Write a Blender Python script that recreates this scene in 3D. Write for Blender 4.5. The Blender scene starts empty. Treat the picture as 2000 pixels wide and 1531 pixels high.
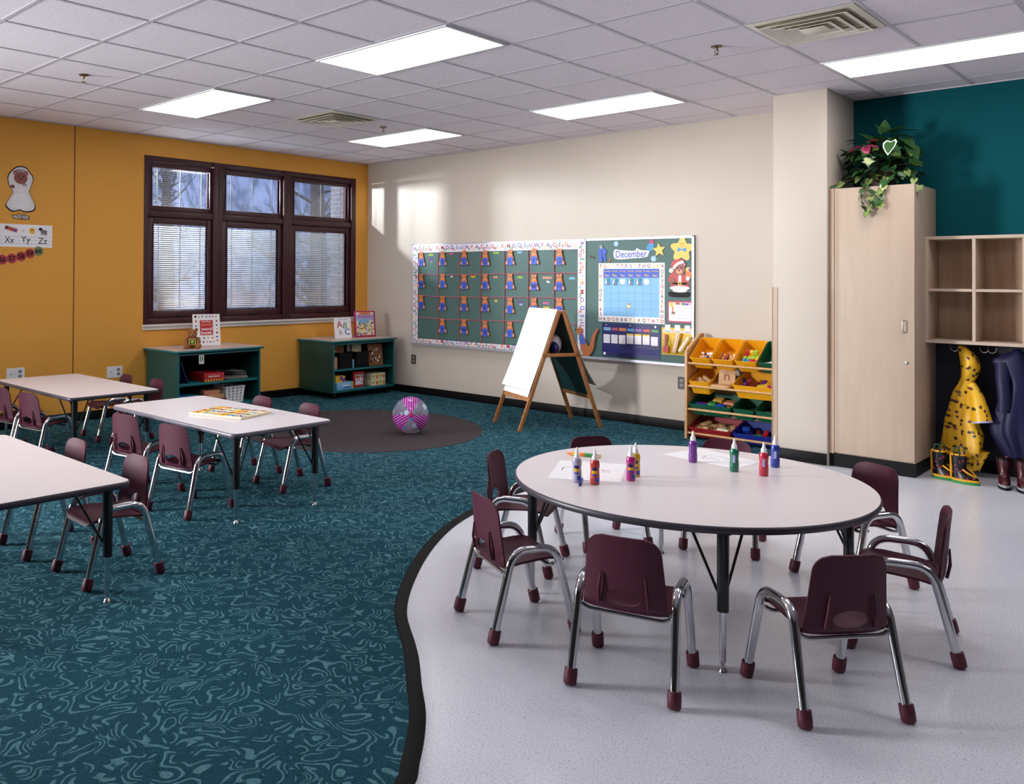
import bpy, bmesh, math, random
from mathutils import Vector, Matrix, Euler
from math import sin, cos, pi, radians, sqrt, atan2
random.seed(7)
SC = bpy.context.scene
COL = SC.collection

# ------------------------------------------------------------------ materials
def lin(c):
    return tuple(((x/255.0)/12.92 if x/255.0 <= 0.04045 else ((x/255.0+0.055)/1.055)**2.4) for x in c[:3]) + (1.0,)
MATS = {}
def mat(name, rgb=(200,200,200), rough=0.5, metal=0.0, spec=0.5, vary=0.06, scale=12.0, bump=0.0, bscale=200.0, coat=0.0, emit=None, estr=0.0):
    if name in MATS: return MATS[name]
    m = bpy.data.materials.new(name); m.use_nodes = True
    nt = m.node_tree; b = nt.nodes['Principled BSDF']
    b.inputs['Roughness'].default_value = rough; b.inputs['Metallic'].default_value = metal
    b.inputs['Specular IOR Level'].default_value = spec; b.inputs['Coat Weight'].default_value = coat
    c = lin(rgb)
    if vary > 0:
        tc = nt.nodes.new('ShaderNodeTexCoord'); nz = nt.nodes.new('ShaderNodeTexNoise')
        nz.inputs['Scale'].default_value = scale; nz.inputs['Detail'].default_value = 4
        mx = nt.nodes.new('ShaderNodeMix'); mx.data_type = 'RGBA'
        mx.inputs[6].default_value = tuple(x*(1-vary) for x in c[:3])+(1,)
        mx.inputs[7].default_value = tuple(min(1,x*(1+vary)) for x in c[:3])+(1,)
        nt.links.new(tc.outputs['Object'], nz.inputs['Vector'])
        nt.links.new(nz.outputs['Fac'], mx.inputs[0]); nt.links.new(mx.outputs[2], b.inputs['Base Color'])
    else:
        b.inputs['Base Color'].default_value = c
    if bump > 0:
        tc2 = nt.nodes.new('ShaderNodeTexCoord'); n2 = nt.nodes.new('ShaderNodeTexNoise'); n2.inputs['Scale'].default_value = bscale
        bp = nt.nodes.new('ShaderNodeBump'); bp.inputs['Strength'].default_value = bump; bp.inputs['Distance'].default_value = 0.004
        nt.links.new(tc2.outputs['Object'], n2.inputs['Vector']); nt.links.new(n2.outputs['Fac'], bp.inputs['Height'])
        nt.links.new(bp.outputs['Normal'], b.inputs['Normal'])
    if emit:
        b.inputs['Emission Color'].default_value = lin(emit); b.inputs['Emission Strength'].default_value = estr
    MATS[name] = m
    return m
class NT:
    """small helper to write node graphs"""
    def __init__(s, name, rough=0.5):
        s.m = bpy.data.materials.new(name); s.m.use_nodes = True; s.nt = s.m.node_tree
        s.b = s.nt.nodes['Principled BSDF']; s.b.inputs['Roughness'].default_value = rough; MATS[name] = s.m
    def n(s, t, **kw):
        x = s.nt.nodes.new(t)
        for k, v in kw.items(): setattr(x, k, v)
        return x
    def l(s, a, b): s.nt.links.new(a, b)
    def math(s, op, a, b=None, clamp=False):
        x = s.n('ShaderNodeMath', operation=op, use_clamp=clamp)
        for i, q in enumerate((a, b)):
            if q is None: continue
            if isinstance(q, (int, float)): x.inputs[i].default_value = q
            else: s.l(q, x.inputs[i])
        return x.outputs[0]
    def obj(s): return s.n('ShaderNodeTexCoord').outputs['Object']
    def noise(s, v, scale, detail=2, dist=0.0):
        x = s.n('ShaderNodeTexNoise'); x.inputs['Scale'].default_value = scale; x.inputs['Detail'].default_value = detail
        x.inputs['Distortion'].default_value = dist; s.l(v, x.inputs['Vector']); return x
    def mix(s, f, a, b):
        x = s.n('ShaderNodeMix', data_type='RGBA')
        for i, q in ((0, f), (6, a), (7, b)):
            if isinstance(q, (int, float)): x.inputs[i].default_value = q
            elif isinstance(q, tuple): x.inputs[i].default_value = lin(q)
            else: s.l(q, x.inputs[i])
        return x.outputs[2]
    def step(s, v, a, b):
        x = s.n('ShaderNodeMapRange', interpolation_type='SMOOTHSTEP'); s.l(v, x.inputs[0])
        x.inputs[1].default_value = a; x.inputs[2].default_value = b; return x.outputs[0]
    def color(s, c): s.l(c, s.b.inputs['Base Color'])

def carpet_material():
    g = NT('carpet_squiggle', 0.95); o = g.obj()
    n1 = g.noise(o, 9.8, 0.0, 0.5); n2 = g.noise(o, 17.0, 0.0, 0.6)
    f = g.math('MULTIPLY', n1.outputs['Fac'], 8.0); f = g.math('FRACT', f); f = g.math('SUBTRACT', f, 0.5); f = g.math('ABSOLUTE', f)
    fz = g.noise(o, 260, 1); fzz = g.math('MULTIPLY', g.math('SUBTRACT', fz.outputs['Fac'], 0.5), 0.16)
    f = g.math('ADD', f, fzz)
    line = g.step(f, 0.19, 0.13)
    mask = g.step(n2.outputs['Fac'], 0.41, 0.45)
    k = g.math('MULTIPLY', line, mask)
    c = g.mix(k, (37,88,104), (100,152,164))
    fine = g.noise(o, 420, 2); fs = g.step(fine.outputs['Fac'], 0.3, 0.7)
    dk = g.n('ShaderNodeMix', data_type='RGBA', blend_type='MULTIPLY'); dk.inputs[0].default_value = 1.0
    g.l(c, dk.inputs[6]); g.l(g.mix(fs, (150,150,150), (255,255,255)), dk.inputs[7])
    g.color(dk.outputs[2])
    g.b.inputs['Specular IOR Level'].default_value = 0.08
    bp = g.n('ShaderNodeBump'); bp.inputs['Strength'].default_value = 0.5; bp.inputs['Distance'].default_value = 0.004
    g.l(fine.outputs['Fac'], bp.inputs['Height']); g.l(bp.outputs['Normal'], g.b.inputs['Normal'])
    return g.m
def tile_material():
    g = NT('vinyl_tile', 0.24); o = g.obj()
    a = g.noise(o, 190, 2); b = g.noise(o, 90, 2); big = g.noise(o, 1.1, 3)
    sp = g.step(a.outputs['Fac'], 0.34, 0.46); sp2 = g.step(b.outputs['Fac'], 0.30, 0.36)
    lt = g.step(a.outputs['Fac'], 0.60, 0.70)
    c = g.mix(sp, (182,188,202), (225,227,237)); c = g.mix(sp2, (186,190,202), c); c = g.mix(lt, c, (238,238,244))
    sx = g.n('ShaderNodeSeparateXYZ'); g.l(o, sx.inputs[0])
    def seam(v):
        q = g.math('FRACT', g.math('MULTIPLY', v, 1/0.3048)); q = g.math('ABSOLUTE', g.math('SUBTRACT', q, 0.5)); return g.step(q, 0.494, 0.499)
    sm = g.math('MAXIMUM', seam(sx.outputs[0]), seam(sx.outputs[1]))
    c = g.mix(g.math('MULTIPLY', sm, 0.10), c, (130,130,136))
    g.color(c)
    r = g.n('ShaderNodeMapRange'); g.l(big.outputs['Fac'], r.inputs[0]); r.inputs[3].default_value = 0.16; r.inputs[4].default_value = 0.34
    g.b.inputs['Roughness'].default_value = 0.23; g.b.inputs['Specular IOR Level'].default_value = 0.45
    return g.m
def ceiling_material():
    g = NT('ceiling_tile', 0.95); o = g.obj(); a = g.noise(o, 130, 3); b = g.noise(o, 260, 1)
    k = g.step(a.outputs['Fac'], 0.33, 0.5)
    g.color(g.mix(k, (228,219,228), (246,238,246))); g.b.inputs['Specular IOR Level'].default_value = 0.1
    bp = g.n('ShaderNodeBump'); bp.inputs['Strength'].default_value = 0.25; bp.inputs['Distance'].default_value = 0.003
    g.l(a.outputs['Fac'], bp.inputs['Height']); g.l(bp.outputs['Normal'], g.b.inputs['Normal'])
    return g.m
def wood_material(name, c1, c2, rough=0.4, sc=(1,1,0.12), scale=18):
    g = NT(name, rough); o = g.obj(); mp = g.n('ShaderNodeMapping'); mp.inputs['Scale'].default_value = sc; g.l(o, mp.inputs[0])
    a = g.noise(mp.outputs[0], scale, 5, 0.6); g.color(g.mix(g.step(a.outputs['Fac'], 0.3, 0.7), c1, c2)); return g.m
def brick_material():
    g = NT('brick', 0.9); o = g.obj(); mp = g.n('ShaderNodeMapping'); mp.inputs['Rotation'].default_value = (radians(90),0,0); g.l(o, mp.inputs[0])
    b = g.n('ShaderNodeTexBrick'); g.l(mp.outputs[0], b.inputs[0]); b.inputs['Scale'].default_value = 3.4
    b.inputs['Color1'].default_value = lin((104,100,106)); b.inputs['Color2'].default_value = lin((118,112,116)); b.inputs['Mortar'].default_value = lin((142,142,150))
    g.color(b.outputs[0]); return g.m
def glass_material():
    m = bpy.data.materials.new('window_glass'); m.use_nodes = True; nt = m.node_tree; nt.nodes.clear()
    out = nt.nodes.new('ShaderNodeOutputMaterial'); mx = nt.nodes.new('ShaderNodeMixShader'); t = nt.nodes.new('ShaderNodeBsdfTransparent'); gl = nt.nodes.new('ShaderNodeBsdfGlossy')
    gl.inputs['Roughness'].default_value = 0.03; t.inputs[0].default_value = (0.95,0.97,1,1); mx.inputs[0].default_value = 0.05
    nt.links.new(t.outputs[0], mx.inputs[1]); nt.links.new(gl.outputs[0], mx.inputs[2]); nt.links.new(mx.outputs[0], out.inputs[0]); return m
def raincoat_material():
    g = NT('raincoat_print', 0.4); o = g.obj()
    sp_ = g.n('ShaderNodeSeparateXYZ'); g.l(o, sp_.inputs[0]); cb = g.n('ShaderNodeCombineXYZ'); g.l(g.math('ADD', sp_.outputs[0], g.math('MULTIPLY', sp_.outputs[1], 0.7)), cb.inputs[0]); g.l(sp_.outputs[2], cb.inputs[1])
    v = g.n('ShaderNodeTexVoronoi', voronoi_dimensions='2D'); v.inputs['Scale'].default_value = 25; g.l(cb.outputs[0], v.inputs['Vector'])
    nz = g.noise(o, 60, 1); d = g.math('ADD', v.outputs['Distance'], g.math('MULTIPLY', g.math('SUBTRACT', nz.outputs['Fac'], 0.5), 0.35))
    k = g.step(d, 0.31, 0.26)
    sel = g.n('ShaderNodeSeparateColor'); g.l(v.outputs['Color'], sel.inputs[0])
    k = g.math('MULTIPLY', k, g.step(sel.outputs[0], 0.40, 0.44))
    ring = g.math('MULTIPLY', g.step(d, 0.16, 0.20), g.step(sel.outputs[1], 0.70, 0.66)); ring = g.math('MAXIMUM', ring, g.step(sel.outputs[1], 0.55, 0.6))
    pc = g.mix(g.step(sel.outputs[2], 0.4, 0.5), (70,20,60), (30,18,22))
    g.color(g.mix(g.math('MULTIPLY', k, 0.95), (236,182,36), pc)); return g.m
def boot_dots_material():
    g = NT('boot_dots', 0.25); o = g.obj(); v = g.n('ShaderNodeTexVoronoi', voronoi_dimensions='2D'); v.inputs['Scale'].default_value = 26
    sp_ = g.n('ShaderNodeSeparateXYZ'); g.l(o, sp_.inputs[0]); cb = g.n('ShaderNodeCombineXYZ'); g.l(sp_.outputs[0], cb.inputs[0]); g.l(sp_.outputs[2], cb.inputs[1]); g.l(cb.outputs[0], v.inputs['Vector'])
    k = g.step(v.outputs['Distance'], 0.20, 0.15); g.color(g.mix(k, (16,14,18), (150,40,60))); return g.m
def translucent_dots():
    g = NT('clear_vinyl_dots', 0.08); o = g.obj(); v = g.n('ShaderNodeTexVoronoi'); v.inputs['Scale'].default_value = 13; g.l(o, v.inputs['Vector'])
    k = g.step(v.outputs['Distance'], 0.38, 0.33); sel = g.n('ShaderNodeSeparateColor'); g.l(v.outputs['Color'], sel.inputs[0])
    g.color(g.mix(k, (200,190,215), g.mix(g.step(sel.outputs[0], 0.45, 0.5), (50,120,215), (196,222,240))))
    al = g.math('ADD', g.math('MULTIPLY', k, 0.62), 0.30); g.l(al, g.b.inputs['Alpha']); return g.m
def stripes_material(name, ax, ay, az):
    g = NT(name, 0.12); o = g.obj(); d = g.n('ShaderNodeVectorMath', operation='DOT_PRODUCT'); g.l(o, d.inputs[0]); d.inputs[1].default_value = (ax,ay,az)
    s = g.math('SINE', g.math('MULTIPLY', d.outputs['Value'], 2*pi/0.0205)); g.color(g.mix(g.step(s, -0.15, 0.15), (132,22,120), (228,130,220)))
    g.b.inputs['Alpha'].default_value = 0.93; return g.m

M_CARPET = carpet_material(); M_TILE = tile_material(); M_CEIL = ceiling_material()
M_BIRCH = wood_material('birch_veneer', (184,162,142), (190,169,149), 0.6)
M_BIRCHD = wood_material('birch_edge', (178,148,120), (192,164,138), 0.4)
M_PINE = wood_material('pine', (196,146,92), (212,166,112), 0.4, (1,1,0.15), 22)
M_OAK = wood_material('oak_easel', (166,106,58), (186,126,74), 0.4, (1,1,0.2), 26)
M_BLOCK = wood_material('block_wood', (196,150,104), (216,174,128), 0.6, (1,1,1), 14)
M_BRICK = brick_material(); M_GLASS = glass_material()
M_YELLOW = mat('wall_yellow', (234,168,68), 0.75, vary=0.03, scale=3, bump=0.06, bscale=300)
M_BEIGE = mat('wall_beige', (206,194,181), 0.75, vary=0.03, scale=3, bump=0.06, bscale=300)
M_TEAL = mat('wall_teal', (2,76,84), 0.85, spec=0.15, vary=0.05, scale=4, bump=0.06, bscale=300)
M_CUBSHADE = mat('panel_navy', (9,11,34), 0.6)  # stands in for the shadow on the wall under the cubbies
M_BLACKB = mat('baseboard_black', (12,10,13), 0.5, spec=0.2)
M_STRIP = mat('vinyl_strip', (7,7,8), 0.6, spec=0.12)
M_RUG = mat('carpet_brown', (72,66,69), 0.95, spec=0.08, vary=0.18, scale=220, bump=0.4, bscale=400)
M_GRID = mat('ceiling_bar', (204,199,208), 0.6)
M_LENS = mat('light_lens', (255,255,255), 0.5, vary=0, emit=(255,251,250), estr=5.2)
M_LFRAME = mat('light_frame', (225,225,225), 0.4)
M_VENT = mat('vent_cream', (236,229,214), 0.5)
M_VENTD = mat('vent_dark', (196,186,164), 0.8)
M_BRASS = mat('sprinkler_brass', (120,100,80), 0.35, metal=0.8)
M_WHITE = mat('white_paint', (226,220,214), 0.5)
M_WINF = mat('window_maroon', (64,20,28), 0.4)
M_BLIND = mat('blind_slat', (225,226,226), 0.45)
M_LAM = mat('laminate_top', (228,220,222), 0.32, vary=0.05, scale=60)
M_EDGE = mat('table_edge', (62,58,68), 0.4)
M_EDGEL = mat('table_edge_grey', (98,92,104), 0.4)
M_BLACK = mat('black_enamel', (14,13,16), 0.3)
M_CHROME = mat('chrome', (215,215,218), 0.09, metal=1.0, vary=0.02)
M_STEEL = mat('steel', (190,190,192), 0.25, metal=1.0)
M_MAROON = mat('maroon_plastic', (74,20,42), 0.55, spec=0.35, vary=0.10, scale=90, bump=0.08, bscale=500)
M_CAP = mat('maroon_cap', (84,22,42), 0.5)
M_GREENP = mat('teal_laminate', (16,104,110), 0.35)
M_GREENS = mat('teal_laminate_side', (22,78,74), 0.4)
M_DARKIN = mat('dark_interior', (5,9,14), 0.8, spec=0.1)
M_BOARD = mat('chalkboard_green', (72,104,98), 0.55, vary=0.08, scale=5)
M_CHALK = mat('easel_chalkboard', (22,66,66), 0.55)
M_ALU = mat('aluminium_trim', (190,188,200), 0.35, metal=0.4)
M_PAPER = mat('paper_white', (250,249,252), 0.6, vary=0.02)
M_PAPERB = mat('paper_border', (236,230,240), 0.6, vary=0.02)
C = {}
def col(name, rgb, rough=0.5, **k):
    C[name] = mat(name, rgb, rough, **k); return C[name]
for n_, c_ in dict(red=(190,34,42), orange=(226,112,36), yellow=(236,190,40), green=(44,136,62), blue=(38,80,190), purple=(120,50,150), pink=(222,96,160),
                   navy=(22,24,92), lightblue=(128,184,226), brown=(134,82,48), tan=(206,160,116), black=(16,15,18), white=(240,238,240), skyblue=(40,140,190),
                   darkred=(120,16,34), lime=(160,196,60), teal=(24,120,130), grey=(150,150,156), cream=(236,222,190), darkgreen=(14,70,46), gold=(236,192,84), bearbrown=(176,104,52), redbrown=(140,66,44), salmon=(226,150,112),
                   binyellow=(236,166,16), bingreen=(10,84,56), binred=(150,24,30), binblue=(24,40,140), magenta=(176,24,90), lilac=(176,176,226), card=(232,226,228)).items():
    col(n_, c_, 0.45)
col('kangaroo_brown',(184,104,54),0.5); C['black'].node_tree.nodes['Principled BSDF'].inputs['Specular IOR Level'].default_value = 0.15; col('cutout_orange',(208,116,48),0.5); col('cutout_edge',(150,74,30),0.5); col('sign_blue',(52,92,206),0.5)

# ------------------------------------------------------------------ mesh builder
_TXT = {}
def text_mesh(s, bold=0.0):
    key = (s, bold)
    if key in _TXT: return _TXT[key]
    cu = bpy.data.curves.new('glyph', 'FONT'); cu.body = s; cu.size = 1.0; cu.offset = bold; cu.resolution_u = 3
    ob = bpy.data.objects.new('glyph', cu)
    me = ob.to_mesh()
    vs = [tuple(v.co) for v in me.vertices]; fs = [tuple(p.vertices) for p in me.polygons]
    ob.to_mesh_clear(); bpy.data.objects.remove(ob); bpy.data.curves.remove(cu)
    _TXT[key] = (vs, fs); return _TXT[key]
def T(x=0, y=0, z=0): return Matrix.Translation((x, y, z))
def R(ax, deg): return Matrix.Rotation(radians(deg), 4, ax)
class B:
    def __init__(s): s.v = []; s.f = []; s.m = []; s.sm = []; s.mats = []; s.M = Matrix.Identity(4)
    def add(s, vs, fs, m, smooth=False, M=None):
        o = len(s.v); A = s.M @ M if M is not None else s.M
        s.v += [A @ Vector(p) for p in vs]
        if m not in s.mats: s.mats.append(m)
        i = s.mats.index(m)
        for f in fs: s.f.append(tuple(o+k for k in f)); s.m.append(i); s.sm.append(smooth)
        return s
    def box(s, c, d, m, M=None, bev=0.0):
        x, y, z = (q/2 for q in d)
        if bev > 0:
            bm = bmesh.new(); bmesh.ops.create_cube(bm, size=1.0)
            for v in bm.verts: v.co = Vector((v.co.x*d[0]+c[0], v.co.y*d[1]+c[1], v.co.z*d[2]+c[2]))
            bmesh.ops.bevel(bm, geom=bm.edges[:], offset=min(bev, min(d)*0.45), segments=2, affect='EDGES', profile=0.5)
            bm.verts.index_update(); s.bm(bm, m, True, M); bm.free(); return s
        vs = [(c[0]+a*x, c[1]+b*y, c[2]+e*z) for a in (-1,1) for b in (-1,1) for e in (-1,1)]
        return s.add(vs, [(0,1,3,2),(4,6,7,5),(0,4,5,1),(2,3,7,6),(0,2,6,4),(1,5,7,3)], m, False, M)
    def bx(s, x0, x1, y0, y1, z0, z1, m, bev=0.0): return s.box(((x0+x1)/2,(y0+y1)/2,(z0+z1)/2), (abs(x1-x0),abs(y1-y0),abs(z1-z0)), m, None, bev)
    def bm(s, bm, m, smooth=False, M=None):
        bm.verts.index_update(); return s.add([tuple(v.co) for v in bm.verts], [tuple(v.index for v in f.verts) for f in bm.faces], m, smooth, M)
    def ring(s, rings, m, closed=True, caps=True, smooth=True, M=None):
        n = len(rings[0]); vs = [p for r in rings for p in r]; fs = []
        for i in range(len(rings)-1):
            for j in range(n if closed else n-1):
                k = (j+1) % n; fs.append((i*n+j, i*n+k, (i+1)*n+k, (i+1)*n+j))
        if caps and closed: fs.append(tuple(range(n-1,-1,-1))); fs.append(tuple((len(rings)-1)*n+j for j in range(n)))
        return s.add(vs, fs, m, smooth, M)
    def tube(s, pts, r, m, n=12, caps=True, M=None):
        pts = [Vector(p) for p in pts]; rs = r if isinstance(r, (list,tuple)) else [r]*len(pts)
        rings = []; up = None
        for i, p in enumerate(pts):
            t = (pts[min(i+1,len(pts)-1)]-pts[max(i-1,0)]).normalized()
            if up is None:
                up = Vector((0,0,1)) if abs(t.z) < 0.9 else Vector((1,0,0))
            a = t.cross(up).normalized(); up = a.cross(t).normalized(); 
            rings.append([tuple(p + a*rs[i]*cos(2*pi*k/n) + up*rs[i]*sin(2*pi*k/n)) for k in range(n)])
        return s.ring(rings, m, True, caps, True, M)
    def cyl(s, p0, p1, r0, r1, m, n=20, M=None): return s.tube([p0, p1], [r0, r1], m, n, True, M)
    def lathe(s, prof, m, n=24, M=None, caps=True):
        return s.ring([[(r*cos(2*pi*k/n), r*sin(2*pi*k/n), z) for k in range(n)] for r, z in prof], m, True, caps, True, M)
    def prism(s, out, z0, z1, m, M=None):
        n = len(out); vs = [(x,y,z0) for x,y in out]+[(x,y,z1) for x,y in out]
        fs = [tuple(range(n-1,-1,-1)), tuple(range(n,2*n))]+[(i,(i+1)%n,n+(i+1)%n,n+i) for i in range(n)]
        return s.add(vs, fs, m, False, M)
    def grid(s, fn, nu, nv, m, smooth=True, M=None, closeu=False):
        vs = [fn(i/(nu if closeu else nu-1), j/(nv-1)) for j in range(nv) for i in range(nu)]; fs = []
        for j in range(nv-1):
            for i in range(nu if closeu else nu-1):
                k = (i+1) % nu; fs.append((j*nu+i, j*nu+k, (j+1)*nu+k, (j+1)*nu+i))
        return s.add(vs, fs, m, smooth, M)
    def ball(s, c, r, m, nu=20, nv=12, M=None):
        if not isinstance(r, (list,tuple)): r = (r,r,r)
        rings = [[(c[0]+r[0]*sin(t)*cos(2*pi*k/nu), c[1]+r[1]*sin(t)*sin(2*pi*k/nu), c[2]-r[2]*cos(t)) for k in range(nu)] for t in [max(0.03,min(pi-0.03,pi*j/nv)) for j in range(nv+1)]]
        return s.ring(rings, m, True, True, True, M)
    def ell(s, x, y, rx, ry, z0, z1, m, n=20, M=None): return s.prism([(x+rx*cos(2*pi*k/n), y+ry*sin(2*pi*k/n)) for k in range(n)], z0, z1, m, M)
    def rect(s, x0, x1, y0, y1, z0, z1, m, M=None): return s.prism([(x0,y0),(x1,y0),(x1,y1),(x0,y1)], z0, z1, m, M)
    def text(s, t, size, x, y, z, m, rot=0, width=None, bold=0.0, M=None):
        vs, fs = text_mesh(t, bold)
        if not vs: return s
        xs = [v[0] for v in vs]; ys = [v[1] for v in vs]; cx = (min(xs)+max(xs))/2; cy = (min(ys)+max(ys))/2
        sx = sy = size
        if width: sx = width/(max(xs)-min(xs))
        A = T(x,y,z) @ R('Z', rot)
        A = M @ A if M is not None else A
        return s.add([((v[0]-cx)*sx, (v[1]-cy)*sy, 0) for v in vs], fs, m, False, A)
    def build(s, name, parent=None, loc=None, rot=None, M=None, sharp=40, **k):
        me = bpy.data.meshes.new(name); me.from_pydata(s.v, [], s.f)
        for m in s.mats: me.materials.append(m)
        me.polygons.foreach_set('material_index', s.m); me.polygons.foreach_set('use_smooth', s.sm); me.update()
        if any(s.sm): me.set_sharp_from_angle(angle=radians(sharp))
        bm = bmesh.new(); bm.from_mesh(me); bmesh.ops.recalc_face_normals(bm, faces=bm.faces[:]); bm.to_mesh(me); bm.free()
        o = bpy.data.objects.new(name, me); COL.objects.link(o)
        if M is not None: o.matrix_world = M
        if loc is not None: o.location = loc
        if rot is not None: o.rotation_euler = rot
        if parent is not None: o.parent = parent
        return tag(o, **k)
def tag(o, label=None, cat=None, group=None, kind=None):
    if label: o['label'] = label
    if cat: o['category'] = cat
    if group: o['group'] = group
    if kind: o['kind'] = kind
    return o
def thing(name, label, cat, loc=(0,0,0), rot=(0,0,0), M=None, group=None):
    o = bpy.data.objects.new(name, None); COL.objects.link(o); o.empty_display_size = 0.05
    if M is not None: o.matrix_world = M
    else: o.location = loc; o.rotation_euler = rot
    return tag(o, label, cat, group)
def dup(root, M=None, label=None, group=None, parent=None):
    c = root.copy(); COL.objects.link(c)
    if parent is not None: c.parent = parent
    if M is not None: c.matrix_world = M
    if label: c['label'] = label
    if group: c['group'] = group
    for ch in list(root.children): dup(ch, None, None, None, c)
    return c
def place(x, y, z=0, deg=0): return T(x,y,z) @ R('Z', deg)
def struct(o): o['kind'] = 'structure'; return o
def rnd(pts, r, n=6):
    """round the corners of an open 3-D path"""
    P = [Vector(p) for p in pts]; out = [P[0]]
    for i in range(1, len(P)-1):
        a, b, c = P[i-1], P[i], P[i+1]; u = (a-b); w = (c-b); rr = min(r, u.length*0.49, w.length*0.49)
        p, q = b+u.normalized()*rr, b+w.normalized()*rr
        for k in range(n+1):
            t = k/n; out.append(p*(1-t)**2 + b*2*t*(1-t) + q*t*t)
    out.append(P[-1]); return out
def rrect(w, h, r, n=5):
    o = []
    for cx, cy, a in ((w/2-r,h/2-r,0),(-w/2+r,h/2-r,90),(-w/2+r,-h/2+r,180),(w/2-r,-h/2+r,270)):
        for k in range(n+1):
            t = radians(a+90*k/n); o.append((cx+r*cos(t), cy+r*sin(t)))
    return o
def spline(P, n=8):
    out = []
    for i in range(len(P)-1):
        p0, p1, p2, p3 = [Vector(P[max(0,min(len(P)-1,i+k))]) for k in (-1,0,1,2)]
        for k in range(n):
            t = k/n; out.append(0.5*((2*p1)+(p2-p0)*t+(2*p0-5*p1+4*p2-p3)*t*t+(3*p1-p0-3*p2+p3)*t**3))
    out.append(Vector(P[-1])); return out
def star_pts(R1, R2, n, a0=90): return [((R1 if k%2==0 else R2)*cos(radians(a0+180*k/n)), (R1 if k%2==0 else R2)*sin(radians(a0+180*k/n))) for k in range(2*n)]
def smoothpts(P, n=5):
    Q = [Vector((p[0],p[1],0)) for p in P]; N = len(Q); out = []
    for i in range(N):
        p0,p1,p2,p3 = Q[(i-1)%N],Q[i],Q[(i+1)%N],Q[(i+2)%N]
        for k in range(n):
            t = k/n; q = 0.5*((2*p1)+(p2-p0)*t+(2*p0-5*p1+4*p2-p3)*t*t+(3*p1-p0-3*p2+p3)*t**3); out.append((q.x,q.y))
    return out
# planes of the two main walls: local x right, y up, z out into the room
def WB(x, z, d=0.0): return Matrix(((1,0,0,x),(0,0,-1,-d),(0,1,0,z),(0,0,0,1)))      # back wall, y = 0
def WL(y, z, d=0.0): return Matrix(((0,0,1,d),(1,0,0,y),(0,1,0,z),(0,0,0,1)))        # left wall, x = 0

CH = 2.921; TL = 0.6096; GX = 3.665; GY = -5.156; XR = 10.9; YF = -11.0
# ------------------------------------------------------------------ room shell
CURVE = [(6.25,-8.6),(6.42,-7.6),(6.54,-6.9),(6.58,-6.4),(6.54,-6.05),(6.489,-5.889),(6.427,-5.803),(6.341,-5.69),(6.236,-5.572),(6.105,-5.452),(5.96,-5.313),(5.84,-5.211),(5.722,-5.119),(5.621,-5.032),(5.504,-4.903),(5.367,-4.722),(5.201,-4.475),(5.05,-4.214),(4.922,-3.944),(4.839,-3.702),(4.75,-3.35),(4.70,-2.95),(4.75,-2.4),(4.97,-1.7),(5.25,-1.1),(5.47,-0.66)]
CV = [(p.x,p.y) for p in spline([(x,y,0) for x,y in CURVE], 4)]
b = B(); b.bx(-0.02, XR, YF, 0.02, -0.06, 0.0, M_TILE); struct(b.build('floor'))
b = B(); b.prism([(6.1,YF),(6.12,-9.6)]+CV+[(5.47,0.0),(0.0,0.0),(0.0,YF)], 0.0005, 0.006, M_CARPET); struct(b.build('carpet'))
b = B()
W_ = 0.026; pr_ = []
for i, p in enumerate(CV):
    a = Vector(CV[max(0,i-1)]); c = Vector(CV[min(len(CV)-1,i+1)]); t = (c-a).normalized(); n = Vector((t.y,-t.x)); p = Vector(p)
    # n points to the tile side
    pr_.append([(p.x-n.x*0.030,p.y-n.y*0.030,0.0062),(p.x-n.x*0.022,p.y-n.y*0.022,0.0105),(p.x+n.x*0.002,p.y+n.y*0.002,0.0105),(p.x+n.x*W_,p.y+n.y*W_,0.002),(p.x+n.x*W_,p.y+n.y*W_,0.0005),(p.x-n.x*0.030,p.y-n.y*0.030,0.0005)])
b.ring(pr_, M_STRIP, True, True, True); struct(b.build('trim_1', sharp=25))
b = B(); b.ell(2.231, -2.119, 1.125, 1.125, 0.0062, 0.0085, M_RUG, 96)
b.build('round_carpet', label='round dark brown carpet inset in the floor under the striped ball', cat='carpet', loc=(0,0,0))
# ceiling with its bars
b = B(); b.bx(-0.1, XR, YF, 0.1, CH, CH+0.08, M_CEIL); struct(b.build('ceiling'))
b = B()
i = -6
while GX+i*TL < XR: b.bx(GX+i*TL-0.012, GX+i*TL+0.012, YF, 0, CH-0.0030, CH-0.0005, M_GRID); i += 1
j = 8
while GY+j*TL > YF: b.bx(0, XR, GY+j*TL-0.012, GY+j*TL+0.012, CH-0.0032, CH-0.001, M_GRID); j -= 1
b.bx(0, XR, -0.022, 0, CH-0.008, CH-0.001, M_GRID); b.bx(0, 0.022, YF, 0, CH-0.008, CH-0.001, M_GRID)
struct(b.build('trim_2'))
# left wall with the triple window and an added, unseen opening for the left strobe
WY0, WY1, WZ0, WZ1 = -3.20, -0.215, 0.93, 2.71
SY0, SY1, SZ0, SZ1 = -10.5, -8.7, 0.95, 2.6
b = B(); D = 0.24
b.bx(-D,0,YF,SY0,0,CH,M_YELLOW); b.bx(-D,0,SY0,SY1,0,SZ0,M_YELLOW); b.bx(-D,0,SY0,SY1,SZ1,CH,M_YELLOW)
b.bx(-D,0,SY1,WY0,0,CH,M_YELLOW); b.bx(-D,0,WY0,WY1,0,WZ0,M_YELLOW); b.bx(-D,0,WY0,WY1,WZ1,CH,M_YELLOW); b.bx(-D,0,WY1,0.24,0,CH,M_YELLOW)
struct(b.build('wall_left'))
b = B(); b.bx(0.0005,0.003,-3.951,-3.941,0.096,CH-0.008,mat('wall_joint',(120,76,24),0.8)); struct(b.build('trim_3'))
b = B(); b.bx(0,5.47,0,0.2,0,CH,M_BEIGE); struct(b.build('wall_back'))
b = B(); b.bx(5.47,XR,0,0.2,0,CH,M_TEAL); struct(b.build('wall_alcove'))
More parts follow.
